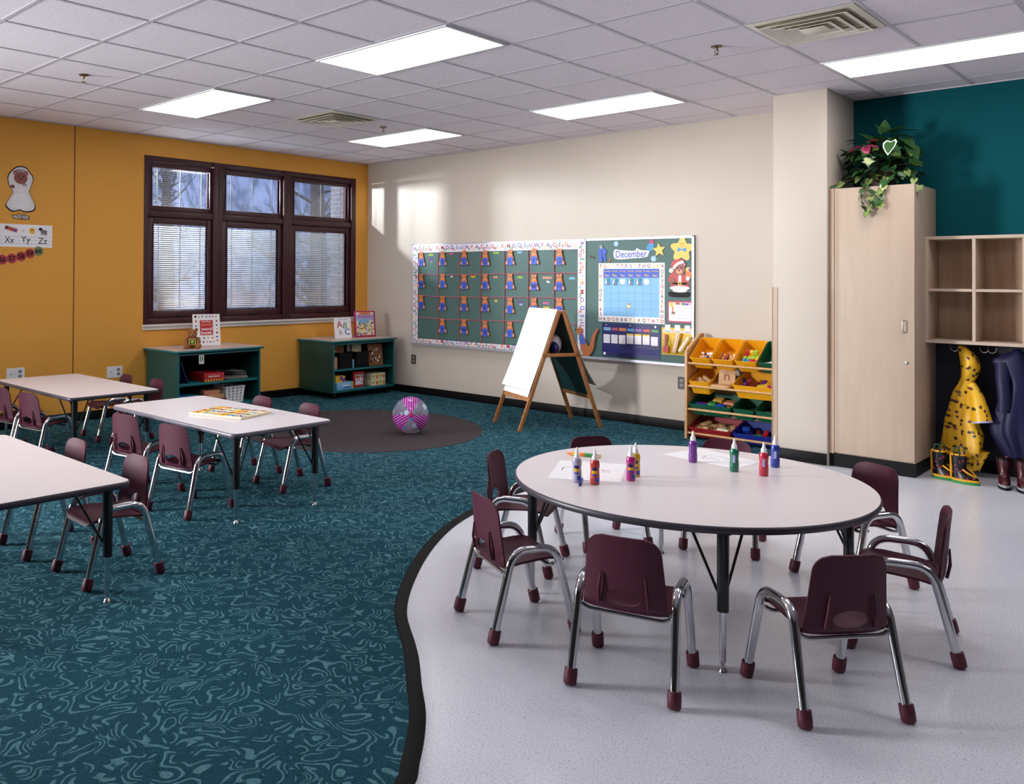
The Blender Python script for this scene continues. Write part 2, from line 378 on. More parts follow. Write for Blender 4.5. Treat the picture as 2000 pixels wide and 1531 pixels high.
b = B(); b.bx(5.47,5.88,-0.63,0,0,CH,M_BEIGE,0.004); struct(b.build('wall_pillar'))
b = B(); b.bx(5.462,5.505,-0.6335,-0.6302,0.096,1.375,M_BIRCHD); b.bx(5.4665,5.4698,-0.6335,-0.59,0.096,1.375,M_BIRCHD); struct(b.build('trim_4'))
b = B(); b.bx(XR,XR+0.2,YF,0,0,CH,mat('wall_far',(84,80,80),0.8)); struct(b.build('wall_right'))
b = B(); b.bx(0,XR,YF-0.2,YF,0,CH,MATS['wall_far']); struct(b.build('wall_front'))
b = B(); b.bx(0.0,0.012,YF,0,0.0062,0.095,M_BLACKB,0.003); struct(b.build('baseboard_left'))
b = B(); b.bx(0.012,5.47,-0.012,0,0.0062,0.095,M_BLACKB,0.003); struct(b.build('baseboard_back'))
b = B(); b.bx(5.458,5.88,-0.642,-0.6302,0.0062,0.095,M_BLACKB,0.003); b.bx(5.458,5.4698,-0.6302,-0.012,0.0062,0.095,M_BLACKB); struct(b.build('baseboard_pillar'))
b = B(); b.bx(6.47,XR,-0.012,0,0.0,0.095,M_BLACKB); struct(b.build('baseboard_alcove'))

# ------------------------------------------------------------------ windows
def make_window(n, y0, y1):
    w = thing('window_%d' % n, 'maroon framed window with blinds in the yellow wall', 'window', (0, y0, WZ0)); del w['category']; del w['label']; w['kind'] = 'structure'
    W = y1-y0; H = WZ1-WZ0; zt = 2.105-WZ0
    # local frame: x = depth (out of wall +), y along the wall, z up
    f = B()
    for (a,c,e,g) in ((0,0.05,0,H),(W-0.05,W,0,H),(0.05,W-0.05,0,0.06),(0.05,W-0.05,H-0.055,H),(0.05,W-0.05,zt-0.035,zt+0.03)):
        f.bx(-0.10,-0.004,a,c,e,g,M_WINF,0.004)
    for q in (0.05, W-0.075): f.bx(-0.03,0.006,q if q>0.1 else 0.0,q+0.075 if q>0.1 else 0.03,0,H,M_WINF,0.004)
    f.build('window_frame', w)
    def sash(name, z0, z1, bw):
        s = B(); a, c = 0.055, W-0.055
        for (p,q,e,g) in ((a,a+bw,z0,z1),(c-bw,c,z0,z1),(a+bw,c-bw,z0,z0+bw),(a+bw,c-bw,z1-bw,z1)): s.bx(-0.085,-0.030,p,q,e,g,M_WINF,0.006)
        for (p,q,e,g) in ((a+bw-0.012,a+bw,z0+bw,z1-bw),(c-bw,c-bw+0.012,z0+bw,z1-bw)): s.bx(-0.078,-0.022,p,q,e,g,M_WINF,0.004)
        s.bx(-0.03,-0.014,W/2-0.05,W/2+0.05,z0+0.012,z0+0.024,M_BLACK,0.003) if name=='sash_lower' else None
        so = s.build(name, w)
        g_ = B(); g_.bx(-0.050,-0.046,a+bw,c-bw,z0+bw,z1-bw,M_GLASS); g_.bx(-0.082,-0.079,a+bw,c-bw,z0+bw,z1-bw,M_GLASS); g_.build('pane', so)
        bl = B(); y_a, y_b = a+bw+0.004, c-bw-0.004
        z = z0+bw+0.006; ang = -6 if name=='sash_upper' else 36
        while z < z1-bw-0.004:
            dx = 0.0105*cos(radians(ang)); dz = 0.0105*sin(radians(ang))
            bl.add([(-0.0645-dx,y_a,z-dz),(-0.0645+dx,y_a,z+dz),(-0.0645+dx,y_b,z+dz),(-0.0645-dx,y_b,z-dz),(-0.0645-dx,y_a,z-dz-0.0009),(-0.0645+dx,y_a,z+dz-0.0009),(-0.0645+dx,y_b,z+dz-0.0009),(-0.0645-dx,y_b,z-dz-0.0009)],[(0,1,2,3),(7,6,5,4),(0,4,5,1),(2,6,7,3),(1,5,6,2),(0,3,7,4)],M_BLIND)
            z += 0.0225
        for t in (0.10,0.5,0.88): yy = y_a+(y_b-y_a)*t; bl.bx(-0.0535,-0.0525,yy-0.006,yy+0.006,z0+bw,z1-bw,M_BLIND)
        bl.build('blind', so)
    sash('sash_upper', zt+0.03, H-0.06, 0.055); sash('sash_lower', 0.06, zt-0.035, 0.075)
    return w
make_window(1, WY0, -2.28); make_window(2, -2.28, -1.305); make_window(3, -1.305, WY1)
b = B(); b.bx(-0.02,0.035,WY0-0.01,WY1+0.05,0.905,0.93,M_WHITE,0.004); b.bx(0.0005,0.02,WY0-0.01,WY1+0.05,0.872,0.905,M_WHITE,0.004); b.bx(-0.2405,-0.104,WY1-0.006,WY1-0.0005,WZ0+0.001,WZ1-0.001,M_WINF); b.bx(-0.2405,-0.104,WY0+0.0005,WY0+0.006,WZ0+0.001,WZ1-0.001,M_WINF); b.bx(-0.2405,-0.104,WY0+0.006,WY1-0.006,WZ1-0.006,WZ1-0.0005,M_WINF); struct(b.build('trim_5'))
b = B()
for (a,c,e,g) in ((SY0,SY0+.07,SZ0,SZ1),(SY1-.07,SY1,SZ0,SZ1),(SY0+.07,SY1-.07,SZ0,SZ0+.07),(SY0+.07,SY1-.07,SZ1-.07,SZ1)): b.bx(-0.12,-0.02,a,c,e,g,M_WINF)
struct(b.build('window_4'))  # frame of the unseen opening, added to let the left strobe in
# outside: ground, brick wing, trees
b = B(); b.bx(-30,-D-0.02,-22,16,-0.4,-0.3,mat('lawn',(120,126,96),0.9,vary=0.2,scale=2)); struct(b.build('ground'))
b = B(); b.bx(-2.33,-0.5,1.35,1.75,-0.3,4.6,M_BRICK); b.build('brick_wing', label='brick building wing outside behind the rightmost window', cat='building')
M_BARK = mat('bark',(78,70,70),0.9,vary=0.25,scale=6)
def tree(x, y, h, label, seed):
    rs = random.Random(seed); t = thing('bare_tree', label, 'tree', (x,y,-0.3), group='bare trees outside the windows')
    tb = B(); tb.tube([(0,0,0),(0.05,0.03,h*0.3),(-0.04,0.05,h*0.6),(0.08,0,h)],[0.26,0.2,0.13,0.03],M_BARK,10); tb.build('trunk', t)
    br = B()
    for k in range(46):
        z = h*rs.uniform(0.12,0.95); a = rs.uniform(0,6.28); L = rs.uniform(0.8,2.2)*(1.15-z/h); p = Vector((0,0,z)); pts=[p]
        d = Vector((cos(a),sin(a),rs.uniform(0.1,0.8)))
        for q in range(4): p = p+d*L/4; pts.append(p); d = (d+Vector((rs.uniform(-.4,.4),rs.uniform(-.4,.4),rs.uniform(-.2,.4)))).normalized()
        br.tube(pts,[0.05,0.035,0.025,0.015,0.006],M_BARK,5)
        for q in range(5):
            p0 = pts[rs.randint(1,4)]; e = p0+Vector((rs.uniform(-.5,.5),rs.uniform(-.5,.5),rs.uniform(-.1,.5))); br.tube([p0,(p0+e)/2+Vector((0,0,.05)),e],[0.014,0.010,0.004],M_BARK,4)
    br.build('branches', t)
tree(-7.0, 4.9, 7.5, 'bare tree outside, its trunk seen through the rightmost window', 3)
tree(-12.5, 4.2, 6.5, 'bare tree outside, farther off behind the middle window', 5)
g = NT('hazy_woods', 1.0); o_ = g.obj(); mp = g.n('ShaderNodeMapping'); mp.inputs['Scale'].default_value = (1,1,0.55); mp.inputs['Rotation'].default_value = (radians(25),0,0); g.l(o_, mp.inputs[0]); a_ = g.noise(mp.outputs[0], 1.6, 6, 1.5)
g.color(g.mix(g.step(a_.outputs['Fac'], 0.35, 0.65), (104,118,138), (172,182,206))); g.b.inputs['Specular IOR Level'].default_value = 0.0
b = B(); rw = random.Random(8)
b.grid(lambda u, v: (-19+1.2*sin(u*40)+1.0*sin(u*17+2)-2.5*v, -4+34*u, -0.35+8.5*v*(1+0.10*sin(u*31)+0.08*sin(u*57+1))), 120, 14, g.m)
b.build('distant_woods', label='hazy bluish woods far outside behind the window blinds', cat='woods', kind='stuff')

# ------------------------------------------------------------------ ceiling fixtures
def make_light(label):
    t = thing('ceiling_light', label, 'ceiling light', (0,0,CH), group=None)
    f = B(); L, Wd = 2*TL-0.026, TL-0.026
    for (x0,x1,y0,y1) in ((-L/2,L/2,-Wd/2,-Wd/2+0.02),(-L/2,L/2,Wd/2-0.02,Wd/2),(-L/2,-L/2+0.02,-Wd/2+0.02,Wd/2-0.02),(L/2-0.02,L/2,-Wd/2+0.02,Wd/2-0.02)): f.bx(x0,x1,y0,y1,-0.012,-0.0005,M_LFRAME,0.002)
    f.build('frame', t)
    d = B(); d.bx(-L/2+0.02,L/2-0.02,-Wd/2+0.02,Wd/2-0.02,-0.009,-0.0008,M_LENS); d.build('diffuser', t); return t
LGT = [(0,2,'bright recessed ceiling light nearest the middle of the ceiling, largest in view'),(-4,2,'recessed ceiling light nearest the yellow wall, above the window'),(0,6,'recessed ceiling light over the easel, near the beige wall'),(-4,6,'smallest recessed ceiling light, near the corner of yellow and beige walls'),(4,6,'long bright ceiling light in front of the pillar and the teal wall'),
       (4,2,None),(0,-2,None),(8,2,None),(8,6,None)]
L0 = None
for (i, j, lb) in LGT:
    M = T(GX+(i+1)*TL, GY+(j+0.5)*TL, CH)
    lb = lb or 'recessed ceiling light beyond the view, row %s' % {(4,2):'over the round table',(-4,-2):'left of the camera',(0,-2):'over the front left table',(4,-2):'above the camera',(8,2):'right of the round table',(8,6):'right of the cubbies',(8,-2):'right of the camera',(-4,-6):'behind at the left',(0,-6):'behind in the middle',(4,-6):'behind at the right'}[(i,j)]
    if L0 is None: L0 = make_light(lb); L0.matrix_world = M
    else: dup(L0, M, lb)
def make_vent(x, y, label):
    t = thing('air_vent', label, 'air vent', (x,y,CH)); p = B(); s = TL/2-0.014
    p.bx(-s,s,-s,s,-0.004,-0.0006,M_VENTD); p.build('backing', t)
    f = B()
    for k, (r0, r1, z0, z1) in enumerate(((s,s-0.035,-0.006,-0.012),(s-0.05,s-0.09,-0.030,-0.012),(s-0.11,s-0.15,-0.032,-0.014),(s-0.17,s-0.21,-0.034,-0.016))):
        O = [(-r0,-r0),(r0,-r0),(r0,r0),(-r0,r0)]; I = [(-r1,-r1),(r1,-r1),(r1,r1),(-r1,r1)]
        vs = [(x_,y_,z0) for x_,y_ in O]+[(x_,y_,z1) for x_,y_ in I]+[(x_,y_,z0+0.003) for x_,y_ in O]+[(x_,y_,z1+0.003) for x_,y_ in I]
        fs = []
        for q in range(4):
            w = (q+1)%4; fs += [(q,w,4+w,4+q),(8+q,12+q,12+w,8+w),(q,8+q,8+w,w),(4+q,4+w,12+w,12+q)]
        f.add(vs, fs, M_VENT)
    f.bx(-0.07,0.07,-0.07,0.07,-0.034,-0.030,M_VENT,0.002); f.build('louvre', t)
make_vent(GX+4.5*TL, GY+4.5*TL, 'large cream square air vent near the top right of the ceiling')
make_vent(GX-2.5*TL, GY+4.5*TL, 'small cream square air vent above the window, far in the ceiling')
def sprinkler(x, y, label):
    t = thing('fire_sprinkler', label, 'sprinkler', (x,y,CH), group='ceiling sprinklers'); p = B(); p.lathe([(0.036,-0.0005),(0.036,-0.006),(0.014,-0.012)],M_BRASS,20); p.build('escutcheon', t)
    q = B(); q.cyl((0,0,-0.01),(0,0,-0.03),0.009,0.006,M_BRASS,12); q.tube(rnd([(-0.006,0,-0.022),(-0.014,0,-0.034),(0,0,-0.052)],0.008),0.0025,M_BRASS,6); q.tube(rnd([(0.006,0,-0.022),(0.014,0,-0.034),(0,0,-0.052)],0.008),0.0025,M_BRASS,6); q.lathe([(0.016,-0.055),(0.016,-0.053),(0.004,-0.05)],M_BRASS,14); q.build('head', t)
sprinkler(2.111,-4.833,'brass fire sprinkler above the yellow wall tables'); sprinkler(5.793,-2.373,'brass fire sprinkler beside the large air vent'); sprinkler(2.15,-1.8,'brass fire sprinkler beside the smallest ceiling light')

# ------------------------------------------------------------------ chairs
def chair_profile(s):
    # s in metres along the shell from the front lip to the top of the back -> (y, z)
    P = [(0.158,0.272),(0.150,0.291),(0.120,0.299),(0.04,0.295),(-0.05,0.286),(-0.105,0.278),(-0.138,0.287),(-0.150,0.322),(-0.155,0.380),(-0.161,0.457),(-0.169,0.542)]
    return P
_PF = [Vector((y,z,0)) for y,z in [(p.x,p.y) for p in spline([(a,b_,0) for a,b_ in chair_profile(0)], 6)]]
_LN = [0.0]
for a, b_ in zip(_PF[:-1], _PF[1:]): _LN.append(_LN[-1]+(b_-a).length)
def prof(s):
    s = max(0, min(_LN[-1]-1e-6, s))
    for i in range(len(_LN)-1):
        if _LN[i+1] >= s:
            t = (s-_LN[i])/(_LN[i+1]-_LN[i]); return _PF[i].lerp(_PF[i+1], t)
SL = _LN[-1]; SB = 0.300          # total length, length of the seat up to the bend
def shell_pt(u, s):
    p = prof(s)
    w = 0.150 if s < SB else 0.150-0.024*((s-SB)/(SL-SB))
    r = 0.055
    for d in (s, SL-s):
        if d < r: w -= r*(1-sqrt(max(0, 1-((r-d)/r)**2)))*0.95
    x = u*w; ux = abs(x)/0.150; e = ux**3
    y, z = p.x, p.y
    if s < SB: z += 0.014*e*(min(1, s/0.1)); 
    k = max(0, min(1, (s-SB+0.05)/0.10)); y += 0.030*ux**2.2*k
    return (x, y, z)
def shell(s0, s1, nu, nv, hole=None):
    bm = bmesh.new(); V = {}
    for j in range(nv+1):
        t = j/nv
        s = s0+(s1-s0)*t
        for i in range(nu+1):
            u = -1+2*i/nu; V[i,j] = [u, s]
    if hole:
        hs, hu, hh = hole
        inside = {k for k, (u, s) in V.items() if (u/hu)**2+((s-hs)/hh)**2 < 0.8}
    else: inside = set()
    vv = {}
    def getv(k):
        if k not in vv:
            u, s = V[k]
            if hole and k in edge:
                q = sqrt((u/hu)**2+((s-hs)/hh)**2); u, s = u/q, hs+(s-hs)/q
            vv[k] = bm.verts.new(shell_pt(u, s))
        return vv[k]
    keep = [(i,j) for i in range(nu) for j in range(nv) if not any(k in inside for k in ((i,j),(i+1,j),(i,j+1),(i+1,j+1)))]
    cnt = {}
    for (i,j) in keep:
        for k in ((i,j),(i+1,j),(i+1,j+1),(i,j+1)): cnt[k] = cnt.get(k,0)+1
    edge = {k for k, c in cnt.items() if c < 4 and 0 < k[0] < nu and 0 < k[1] < nv}
    for (i,j) in keep: bm.faces.new([getv(k) for k in ((i,j),(i+1,j),(i+1,j+1),(i,j+1))])
    bmesh.ops.recalc_face_normals(bm, faces=bm.faces[:])
    bmesh.ops.solidify(bm, geom=bm.faces[:], thickness=0.0085)
    return bm
_seat = shell(0.0, SB+0.002, 22, 22); _back = shell(SB, SL, 30, 30, (SB+0.058, 0.42, 0.030))
def make_chair(label):
    t = thing('child_chair', label, 'chair')
    p = B(); p.bm(_seat, M_MAROON, True); p.build('seat', t, sharp=60)
    p = B(); p.bm(_back, M_MAROON, True)
    for sx in (-1,1): p.tube([(sx*0.087,-0.146,0.30),(sx*0.084,-0.157,0.35),(sx*0.076,-0.156,0.41)],[0.006,0.006,0.003],M_MAROON,8)
    p.build('backrest', t, sharp=60)
    for sx in (-1,1):
        l = B(); rx, tx = 0.178, 0.168
        P = rnd([(sx*rx,-0.176,0.035),(sx*tx,-0.092,0.354),(sx*tx,0.096,0.354),(sx*rx,0.176,0.035)],0.062,8)
        l.tube(P,0.0162,M_CHROME,16); lo = l.build('leg_loop', t, sharp=80)
        for sy in (-1,1):
            d = Vector((sx*tx,sy*0.094,0.354))-Vector((sx*rx,sy*0.176,0.035)); d.normalize(); f0 = Vector((sx*rx,sy*0.176,0.035)); base = f0-d*0.034
            c = B(); c.tube([base+Vector((0,0,0.0)),base+d*0.006,base+d*0.03,base+d*0.056],[0.017,0.0228,0.0238,0.0228],M_CAP,16); c.build('foot_cap', lo, sharp=50)
    for y, z in ((-0.115,0.258),(0.085,0.272)):
        c = B(); c.tube(rnd([(-0.168,y,0.280 if y<0 else 0.290),(-0.135,y,z),(0.135,y,z),(0.168,y,0.280 if y<0 else 0.290)],0.02),0.0075,M_STEEL,8); c.build('crossbar', t)
    return t
CHAIRS = [(6.604,-4.828,16.4,'T','maroon child chair, back to us, in front of the round table, left of its leg'),
 (7.150,-4.513,51.5,'T','maroon child chair seen from behind, nearest the bottom right, at round table'),
 (6.01,-4.745,-27.1,'T','maroon child chair at the left of the round table, nearer one of two there'),
 (7.205,-3.787,105.6,'T','maroon child chair at the far right of the round table, seen side on'),
 (5.575,-4.115,-69,'T','maroon child chair left of the round table, farther one near the black strip'),
 (5.67,-3.51,-121.5,'T','maroon child chair behind the round table, its top showing beyond the yellow pencil'),
 (6.17,-3.11,196.9,'T','maroon child chair behind the round table, its top showing beyond the green paint'),
 (6.84,-3.19,153.2,'T','maroon child chair at the back right of the round table, by the tall birch cabinet'),
 (3.0,-4.82,10,'C','maroon child chair with back to us, left one beside the letter board table'),
 (3.565,-4.80,10,'C','maroon child chair with back to us, right one beside the letter board table'),
 (2.98,-3.99,175,'C','maroon child chair at the far side of the letter board table, left one, mostly hidden'),
 (3.505,-3.97,173.6,'C','maroon child chair beyond the letter board table, right one by the brown carpet'),
 (3.67,-5.72,178,'C','lighter maroon child chair behind the bottom left table, left one'),
 (4.28,-5.69,178,'C','lighter maroon child chair behind the bottom left table, at its corner'),
 (1.09,-4.90,10,'C','maroon child chair near side of the yellow wall table, cut by left edge'),
 (1.565,-4.87,10,'C','maroon child chair at the near side of the yellow wall table, right one'),
 (1.0,-4.05,175,'C','maroon child chair between the far table and the yellow wall, left of the green bookcase'),
 (1.49,-4.02,175,'C','maroon child chair at the far table, in front of the green side of the bookcase')]
CZ = {'T':0.0005, 'C':0.0065}; ch0 = None
for x, y, a, k, lb in CHAIRS:
    g = 'chairs around the round table' if k == 'T' else 'chairs at the rectangular tables'
    if ch0 is None: ch0 = make_chair(lb); ch0['group'] = g; ch0.matrix_world = place(x,y,CZ[k],a)
    else: dup(ch0, place(x,y,CZ[k],a), lb, g)

# ------------------------------------------------------------------ tables
def edge_profile(out, z0, z1, m, bm_):
    # rounded bumper around an outline
    n = len(out); cen = Vector((sum(p[0] for p in out)/n, sum(p[1] for p in out)/n)); rings = []
    zc = (z0+z1)/2; hz = (z1-z0)/2
    for k in range(7):
        t = -90+30*k; off = 0.007*cos(radians(t)); z = zc+hz*sin(radians(t)); r = []
        for i in range(n):
            a = Vector(out[(i-1)%n]); c = Vector(out[(i+1)%n]); d = (c-a).normalized(); nn = Vector((d.y,-d.x)); r.append((out[i][0]+nn.x*off, out[i][1]+nn.y*off, z))
        rings.append(r)
    inner = [[(p[0]*0.995,p[1]*0.995,z1) for p in out]]
    bm_.ring(rings, m, True, False, True)
def make_table(label, name, outline, h, legs, emat, loc, deg, lo):
    t = thing(name, label, 'table', loc, (0,0,radians(deg)))
    p = B(); p.prism(outline, h-0.026, h, M_LAM); p.build('tabletop', t)
    e = B(); edge_profile(outline, h-0.028, h-0.0006, emat, e); e.build('edge_band', t, sharp=60)
    for (lx, ly) in legs:
        l = B(); l.tube([(lx,ly,lo),(lx,ly,lo+0.012),(lx,ly,h-0.027)],[0.021,0.021,0.022],M_BLACK,16); l.bx(lx-0.05,lx+0.05,ly-0.05,ly+0.05,h-0.033,h-0.0275,M_BLACK); L = l.build('leg', t)
        c = B(); c.tube([(lx,ly,lo),(lx,ly,0.04)],[0.0135,0.0115],M_CHROME,14); c.build('lower_tube', L)
        g = B(); g.lathe([(0.004,0.046),(0.009,0.042),(0.009,0.03),(0.006,0.026),(0.006,0.018),(0.012,0.012),(0.016,0.0),(0.001,-0.0)],M_STEEL,16,T(lx,ly,0)); g.build('foot_glide', L)
        dl = Vector((-lx,-ly)).normalized(); br = B()
        for sa in (45,-45):
            d = Matrix.Rotation(radians(sa),2) @ dl
            br.tube([(lx+d.x*0.018,ly+d.y*0.018,lo+0.06),(lx+d.x*0.15,ly+d.y*0.15,h-0.028)],0.0055,M_BLACK,8)
        br.build('brace', L)
    return t
circ = [(0.755*cos(2*pi*k/96), 0.755*sin(2*pi*k/96)) for k in range(96)]
RT = (6.41,-4.02); RH = 0.55
make_table('large round activity table with pale top and dark edge, holding paint bottles', 'round_table', circ, RH, [(0.68*cos(radians(a)),0.68*sin(radians(a))) for a in (-53,37,127,217)], M_EDGE, (RT[0],RT[1],0.0005), 0, 0.22)
def rect_table(label, cx, cy, w, d, deg, em):
    make_table(label, 'rectangular_table', rrect(w,d,0.045), 0.535, [(sx*(w/2-0.085),sy*(d/2-0.07)) for sx in (-1,1) for sy in (-1,1)], em, (cx,cy,0.0065), deg, 0.20)
rect_table('pale rectangular table in the middle left with the alphabet puzzle board on it', 3.345,-4.475,1.51,0.725,-0.5,M_EDGEL)
rect_table('pale rectangular table farthest left, against the yellow wall side', 1.31,-4.525,1.51,0.725,-0.3,M_EDGE)
rect_table('pale rectangular table cut off by the left edge, nearest the camera', 3.955,-6.155,1.51,0.73,-0.6,M_EDGE)
# ------------------------------------------------------------------ things on the tables
TZ = RH+0.0012
M_LABEL = col('bottle_label',(230,220,120)); 
def paint_bottle(x, y, m, label, deg, lab):
    t = thing('paint_bottle', label, 'paint bottle', (x,y,TZ), (0,0,radians(deg)), group='paint bottles on the round table')
    p = B(); p.lathe([(0.0175,0.0),(0.0200,0.003),(0.0204,0.032),(0.0190,0.052),(0.0186,0.062),(0.0204,0.078),(0.0204,0.092),(0.0175,0.102),(0.011,0.106)],m,24); bo = p.build('bottle_body', t)
    q = B(); q.lathe([(0.0125,0.105),(0.0125,0.119),(0.0080,0.125),(0.0042,0.146),(0.0022,0.151)],C['white'],18); q.build('nozzle_cap', t)
    if lab:
        r = B()
        if lab == 'print':
            for z0, z1, a0, a1, mm in ((0.048,0.060,-125,-55,C['yellow']),(0.062,0.074,-120,-62,C['navy']),(0.038,0.044,-115,-60,C['blue']),(0.012,0.03,-80,-30,C['blue'])):
                r.grid(lambda u, v: (0.0208*cos(radians(a0+(a1-a0)*u)),0.0208*sin(radians(a0+(a1-a0)*u)),z0+(z1-z0)*v),8,2,mm)
        else: r.grid(lambda u, v: (0.0208*cos(radians(-112+30*u)),0.0208*sin(radians(-112+30*u)),0.042+0.035*v),6,2,C['lilac'])
        r.build('label', bo)
VC = degrees_ = math.degrees(atan2(-7.64+4.0, 8.19-6.3))   # direction from the table to the viewer
for x,y,c,lb,k in ((6.109,-4.437,(170,168,190),'silver glitter paint bottle, leftmost on the round table','print'),(6.185,-4.415,(186,64,54),'orange red paint bottle beside the silver one','print'),
   (6.259,-4.242,(170,40,120),'magenta paint bottle in front of the gold one','print'),(6.236,-4.160,(208,164,40),'gold paint bottle behind the magenta one','print'),(6.277,-3.687,(112,52,140),'purple paint bottle standing on a drawing at the back of the round table',None),
   (6.501,-3.734,(26,110,84),'green paint bottle at the edge of the back drawing','side'),(6.632,-3.723,(190,44,70),'red paint bottle at the right of the round table','price'),(6.599,-3.506,(36,60,150),'dark blue paint bottle farthest back right on the round table','price')):
    paint_bottle(x,y,mat('paint_%d_%d_%d'%c,c,0.18,coat=0.3),lb,VC+90,k)
def sheet(pts, label, marks):
    cx = sum(p[0] for p in pts)/4; cy = sum(p[1] for p in pts)/4; t = thing('drawing_paper', label, 'paper', (cx,cy,RH+0.0008), group='drawings on the round table')
    p = B(); q = [(a-cx,b_-cy) for a,b_ in pts]; p.prism(q,0,0.0006,M_PAPER); p.build('sheet', t)
    m = B()
    for (poly, mm, w) in marks:
        P = [(Vector((q[0][0],q[0][1],0))*(1-a)*(1-c)+Vector((q[1][0],q[1][1],0))*a*(1-c)+Vector((q[2][0],q[2][1],0))*a*c+Vector((q[3][0],q[3][1],0))*(1-a)*c) for a,c in poly]
        for i in range(len(P)-1):
            d = (P[i+1]-P[i]).normalized(); n = Vector((-d.y,d.x,0))*w; m.add([tuple(P[i]+n+Vector((0,0,.0009))),tuple(P[i]-n+Vector((0,0,.0009))),tuple(P[i+1]-n+Vector((0,0,.0009))),tuple(P[i+1]+n+Vector((0,0,.0009)))],[(0,1,2,3)],mm)
    m.build('pen_lines', t)
arc = lambda cx,cy,r,a0,a1,n=10: [(cx+r*cos(radians(a0+(a1-a0)*k/n)), cy+r*0.8*sin(radians(a0+(a1-a0)*k/n))) for k in range(n+1)]
sheet([(5.977,-4.471),(6.251,-4.315),(6.081,-3.968),(5.806,-4.119)],'white drawing paper under the silver and orange paint bottles',
      [([(.12,.45),(.12,.62),(.3,.66)],C['black'],.002),(arc(.75,.5,.05,0,360),C['orange'],.0015),(arc(.84,.56,.08,200,20),C['grey'],.001),(arc(.70,.58,.03,0,360,6),C['brown'],.0015)])
sheet([(6.08,-3.624),(6.485,-3.675),(6.51,-3.45),(6.152,-3.34)],'large white drawing paper under the purple and green paint bottles',
      [([(.3,.4),(.36,.55),(.42,.3),(.5,.45),(.62,.42)],C['black'],.0015),(arc(.5,.55,.18,160,20),C['grey'],.0015),(arc(.15,.6,.06,0,300),C['blue'],.001),([(.05,.5),(.25,.7)],C['grey'],.001),(arc(.72,.6,.08,200,-20),C['grey'],.001)])
t = thing('jumbo_pencil','thick yellow and green striped pencil lying behind the paper','pencil',(5.836,-3.958,RH+0.0095),(0,0,atan2(.056,.166)))
p = B(); p.tube([(-0.06,0,0),(-0.015,0,0)],0.0085,C['yellow'],12); p.tube([(-0.015,0,0),(0.006,0,0)],0.0086,C['orange'],12); p.tube([(0.006,0,0),(0.05,0,0)],0.0086,C['green'],12); p.build('barrel',t)
p = B(); p.tube([(-0.06,0,0),(-0.085,0,0),(-0.090,0,0)],[0.0085,0.003,0.0008],C['orange'],12); p.build('tip',t)
p = B(); p.tube([(0.05,0,0),(0.07,0,0)],0.0085,M_BRASS,12); p.tube([(0.07,0,0),(0.085,0,0)],0.008,C['tan'],12); p.build('eraser',t)
t = thing('marker_pen','blue marker pen between the silver and orange bottles','pen',(6.128,-4.432,RH+0.0065),(0,0,radians(118)))
p = B(); p.tube([(-0.035,0,0),(0.045,0,0)],0.0055,C['blue'],10); p.build('barrel',t); p = B(); p.tube([(-0.036,0,0),(-0.07,0,0),(-0.074,0,0)],[0.006,0.006,0.003],C['navy'],10); p.build('cap',t)
# alphabet puzzle board on the middle table
P4 = [(3.321,-4.645),(3.734,-4.526),(3.615,-4.228),(3.203,-4.406)]
cx = sum(p[0] for p in P4)/4; cy = sum(p[1] for p in P4)/4; ang = atan2(P4[1][1]-P4[0][1],P4[1][0]-P4[0][0])
t = thing('alphabet_puzzle','wooden alphabet puzzle board with many coloured letters on the middle table','puzzle',(cx,cy,0.5425),(0,0,ang))
p = B(); p.box((0,0,0.006),(0.43,0.315,0.011),C['cream'],bev=0.002); p.build('board',t)
AB = 'ABCDEFGHIJKLMNOPQRSTUVWXYZ'; cs = ['yellow','red','blue','orange','green','purple','skyblue']
for k, ch in enumerate(AB[:24]):
    q = B(); x = -0.18+0.072*(k%6); y = 0.115-0.076*(k//6); vs, fs = text_mesh(ch, 0.02); q.text(ch,0.075,0,0,0.004,C[cs[(k*3+k//6)%7]],bold=0.03)
    q.box((0,0,0.0015),(0.06,0.062,0.003),C['cream'] if k%3 else C['yellow']); q.build('letter_piece',t,loc=(x,y,0.0115))

# ------------------------------------------------------------------ beach ball
vd = (Vector((8.194,-7.636,1.44))-Vector((2.735,-1.999,0.17))).normalized()
zx = vd; xx = Vector((0,0,1)).cross(zx).normalized(); yy = zx.cross(xx).normalized()
MB_ = Matrix(((xx.x,yy.x,zx.x,2.735),(xx.y,yy.y,zx.y,-1.999),(xx.z,yy.z,zx.z,0.1765),(0,0,0,1)))
t = thing('beach_ball','inflatable beach ball with magenta stripes and clear dotted panels on the brown carpet','ball',M=MB_)
M_CLR = translucent_dots(); RB = 0.167
def gore(a0, a1, m, name):
    p = B(); p.grid(lambda u, v: (RB*sin(0.09+v*(pi-0.18))*cos(radians(a0+(a1-a0)*u)), RB*sin(0.09+v*(pi-0.18))*sin(radians(a0+(a1-a0)*u)), RB*cos(0.09+v*(pi-0.18))),16,40,m); p.build(name,t)
for k in range(3):
    a = 90+120*k
    gore(a-30,a+30,stripes_material('ball_stripe_%s'%'abc'[k],-sin(radians(a)),cos(radians(a)),0),'striped_panel'); gore(a+30,a+90,M_CLR,'dotted_panel')
p = B(); p.lathe([(0.022,0.163),(0.02,0.169),(0.006,0.171)],C['magenta'],18); p.tube([(0,0,0.168),(0.004,-0.003,0.178)],0.006,C['pink'],10); p.build('valve',t)
p = B(); p.lathe([(0.022,-0.163),(0.02,-0.169),(0.006,-0.170)],C['magenta'],18); p.build('end_cap',t)

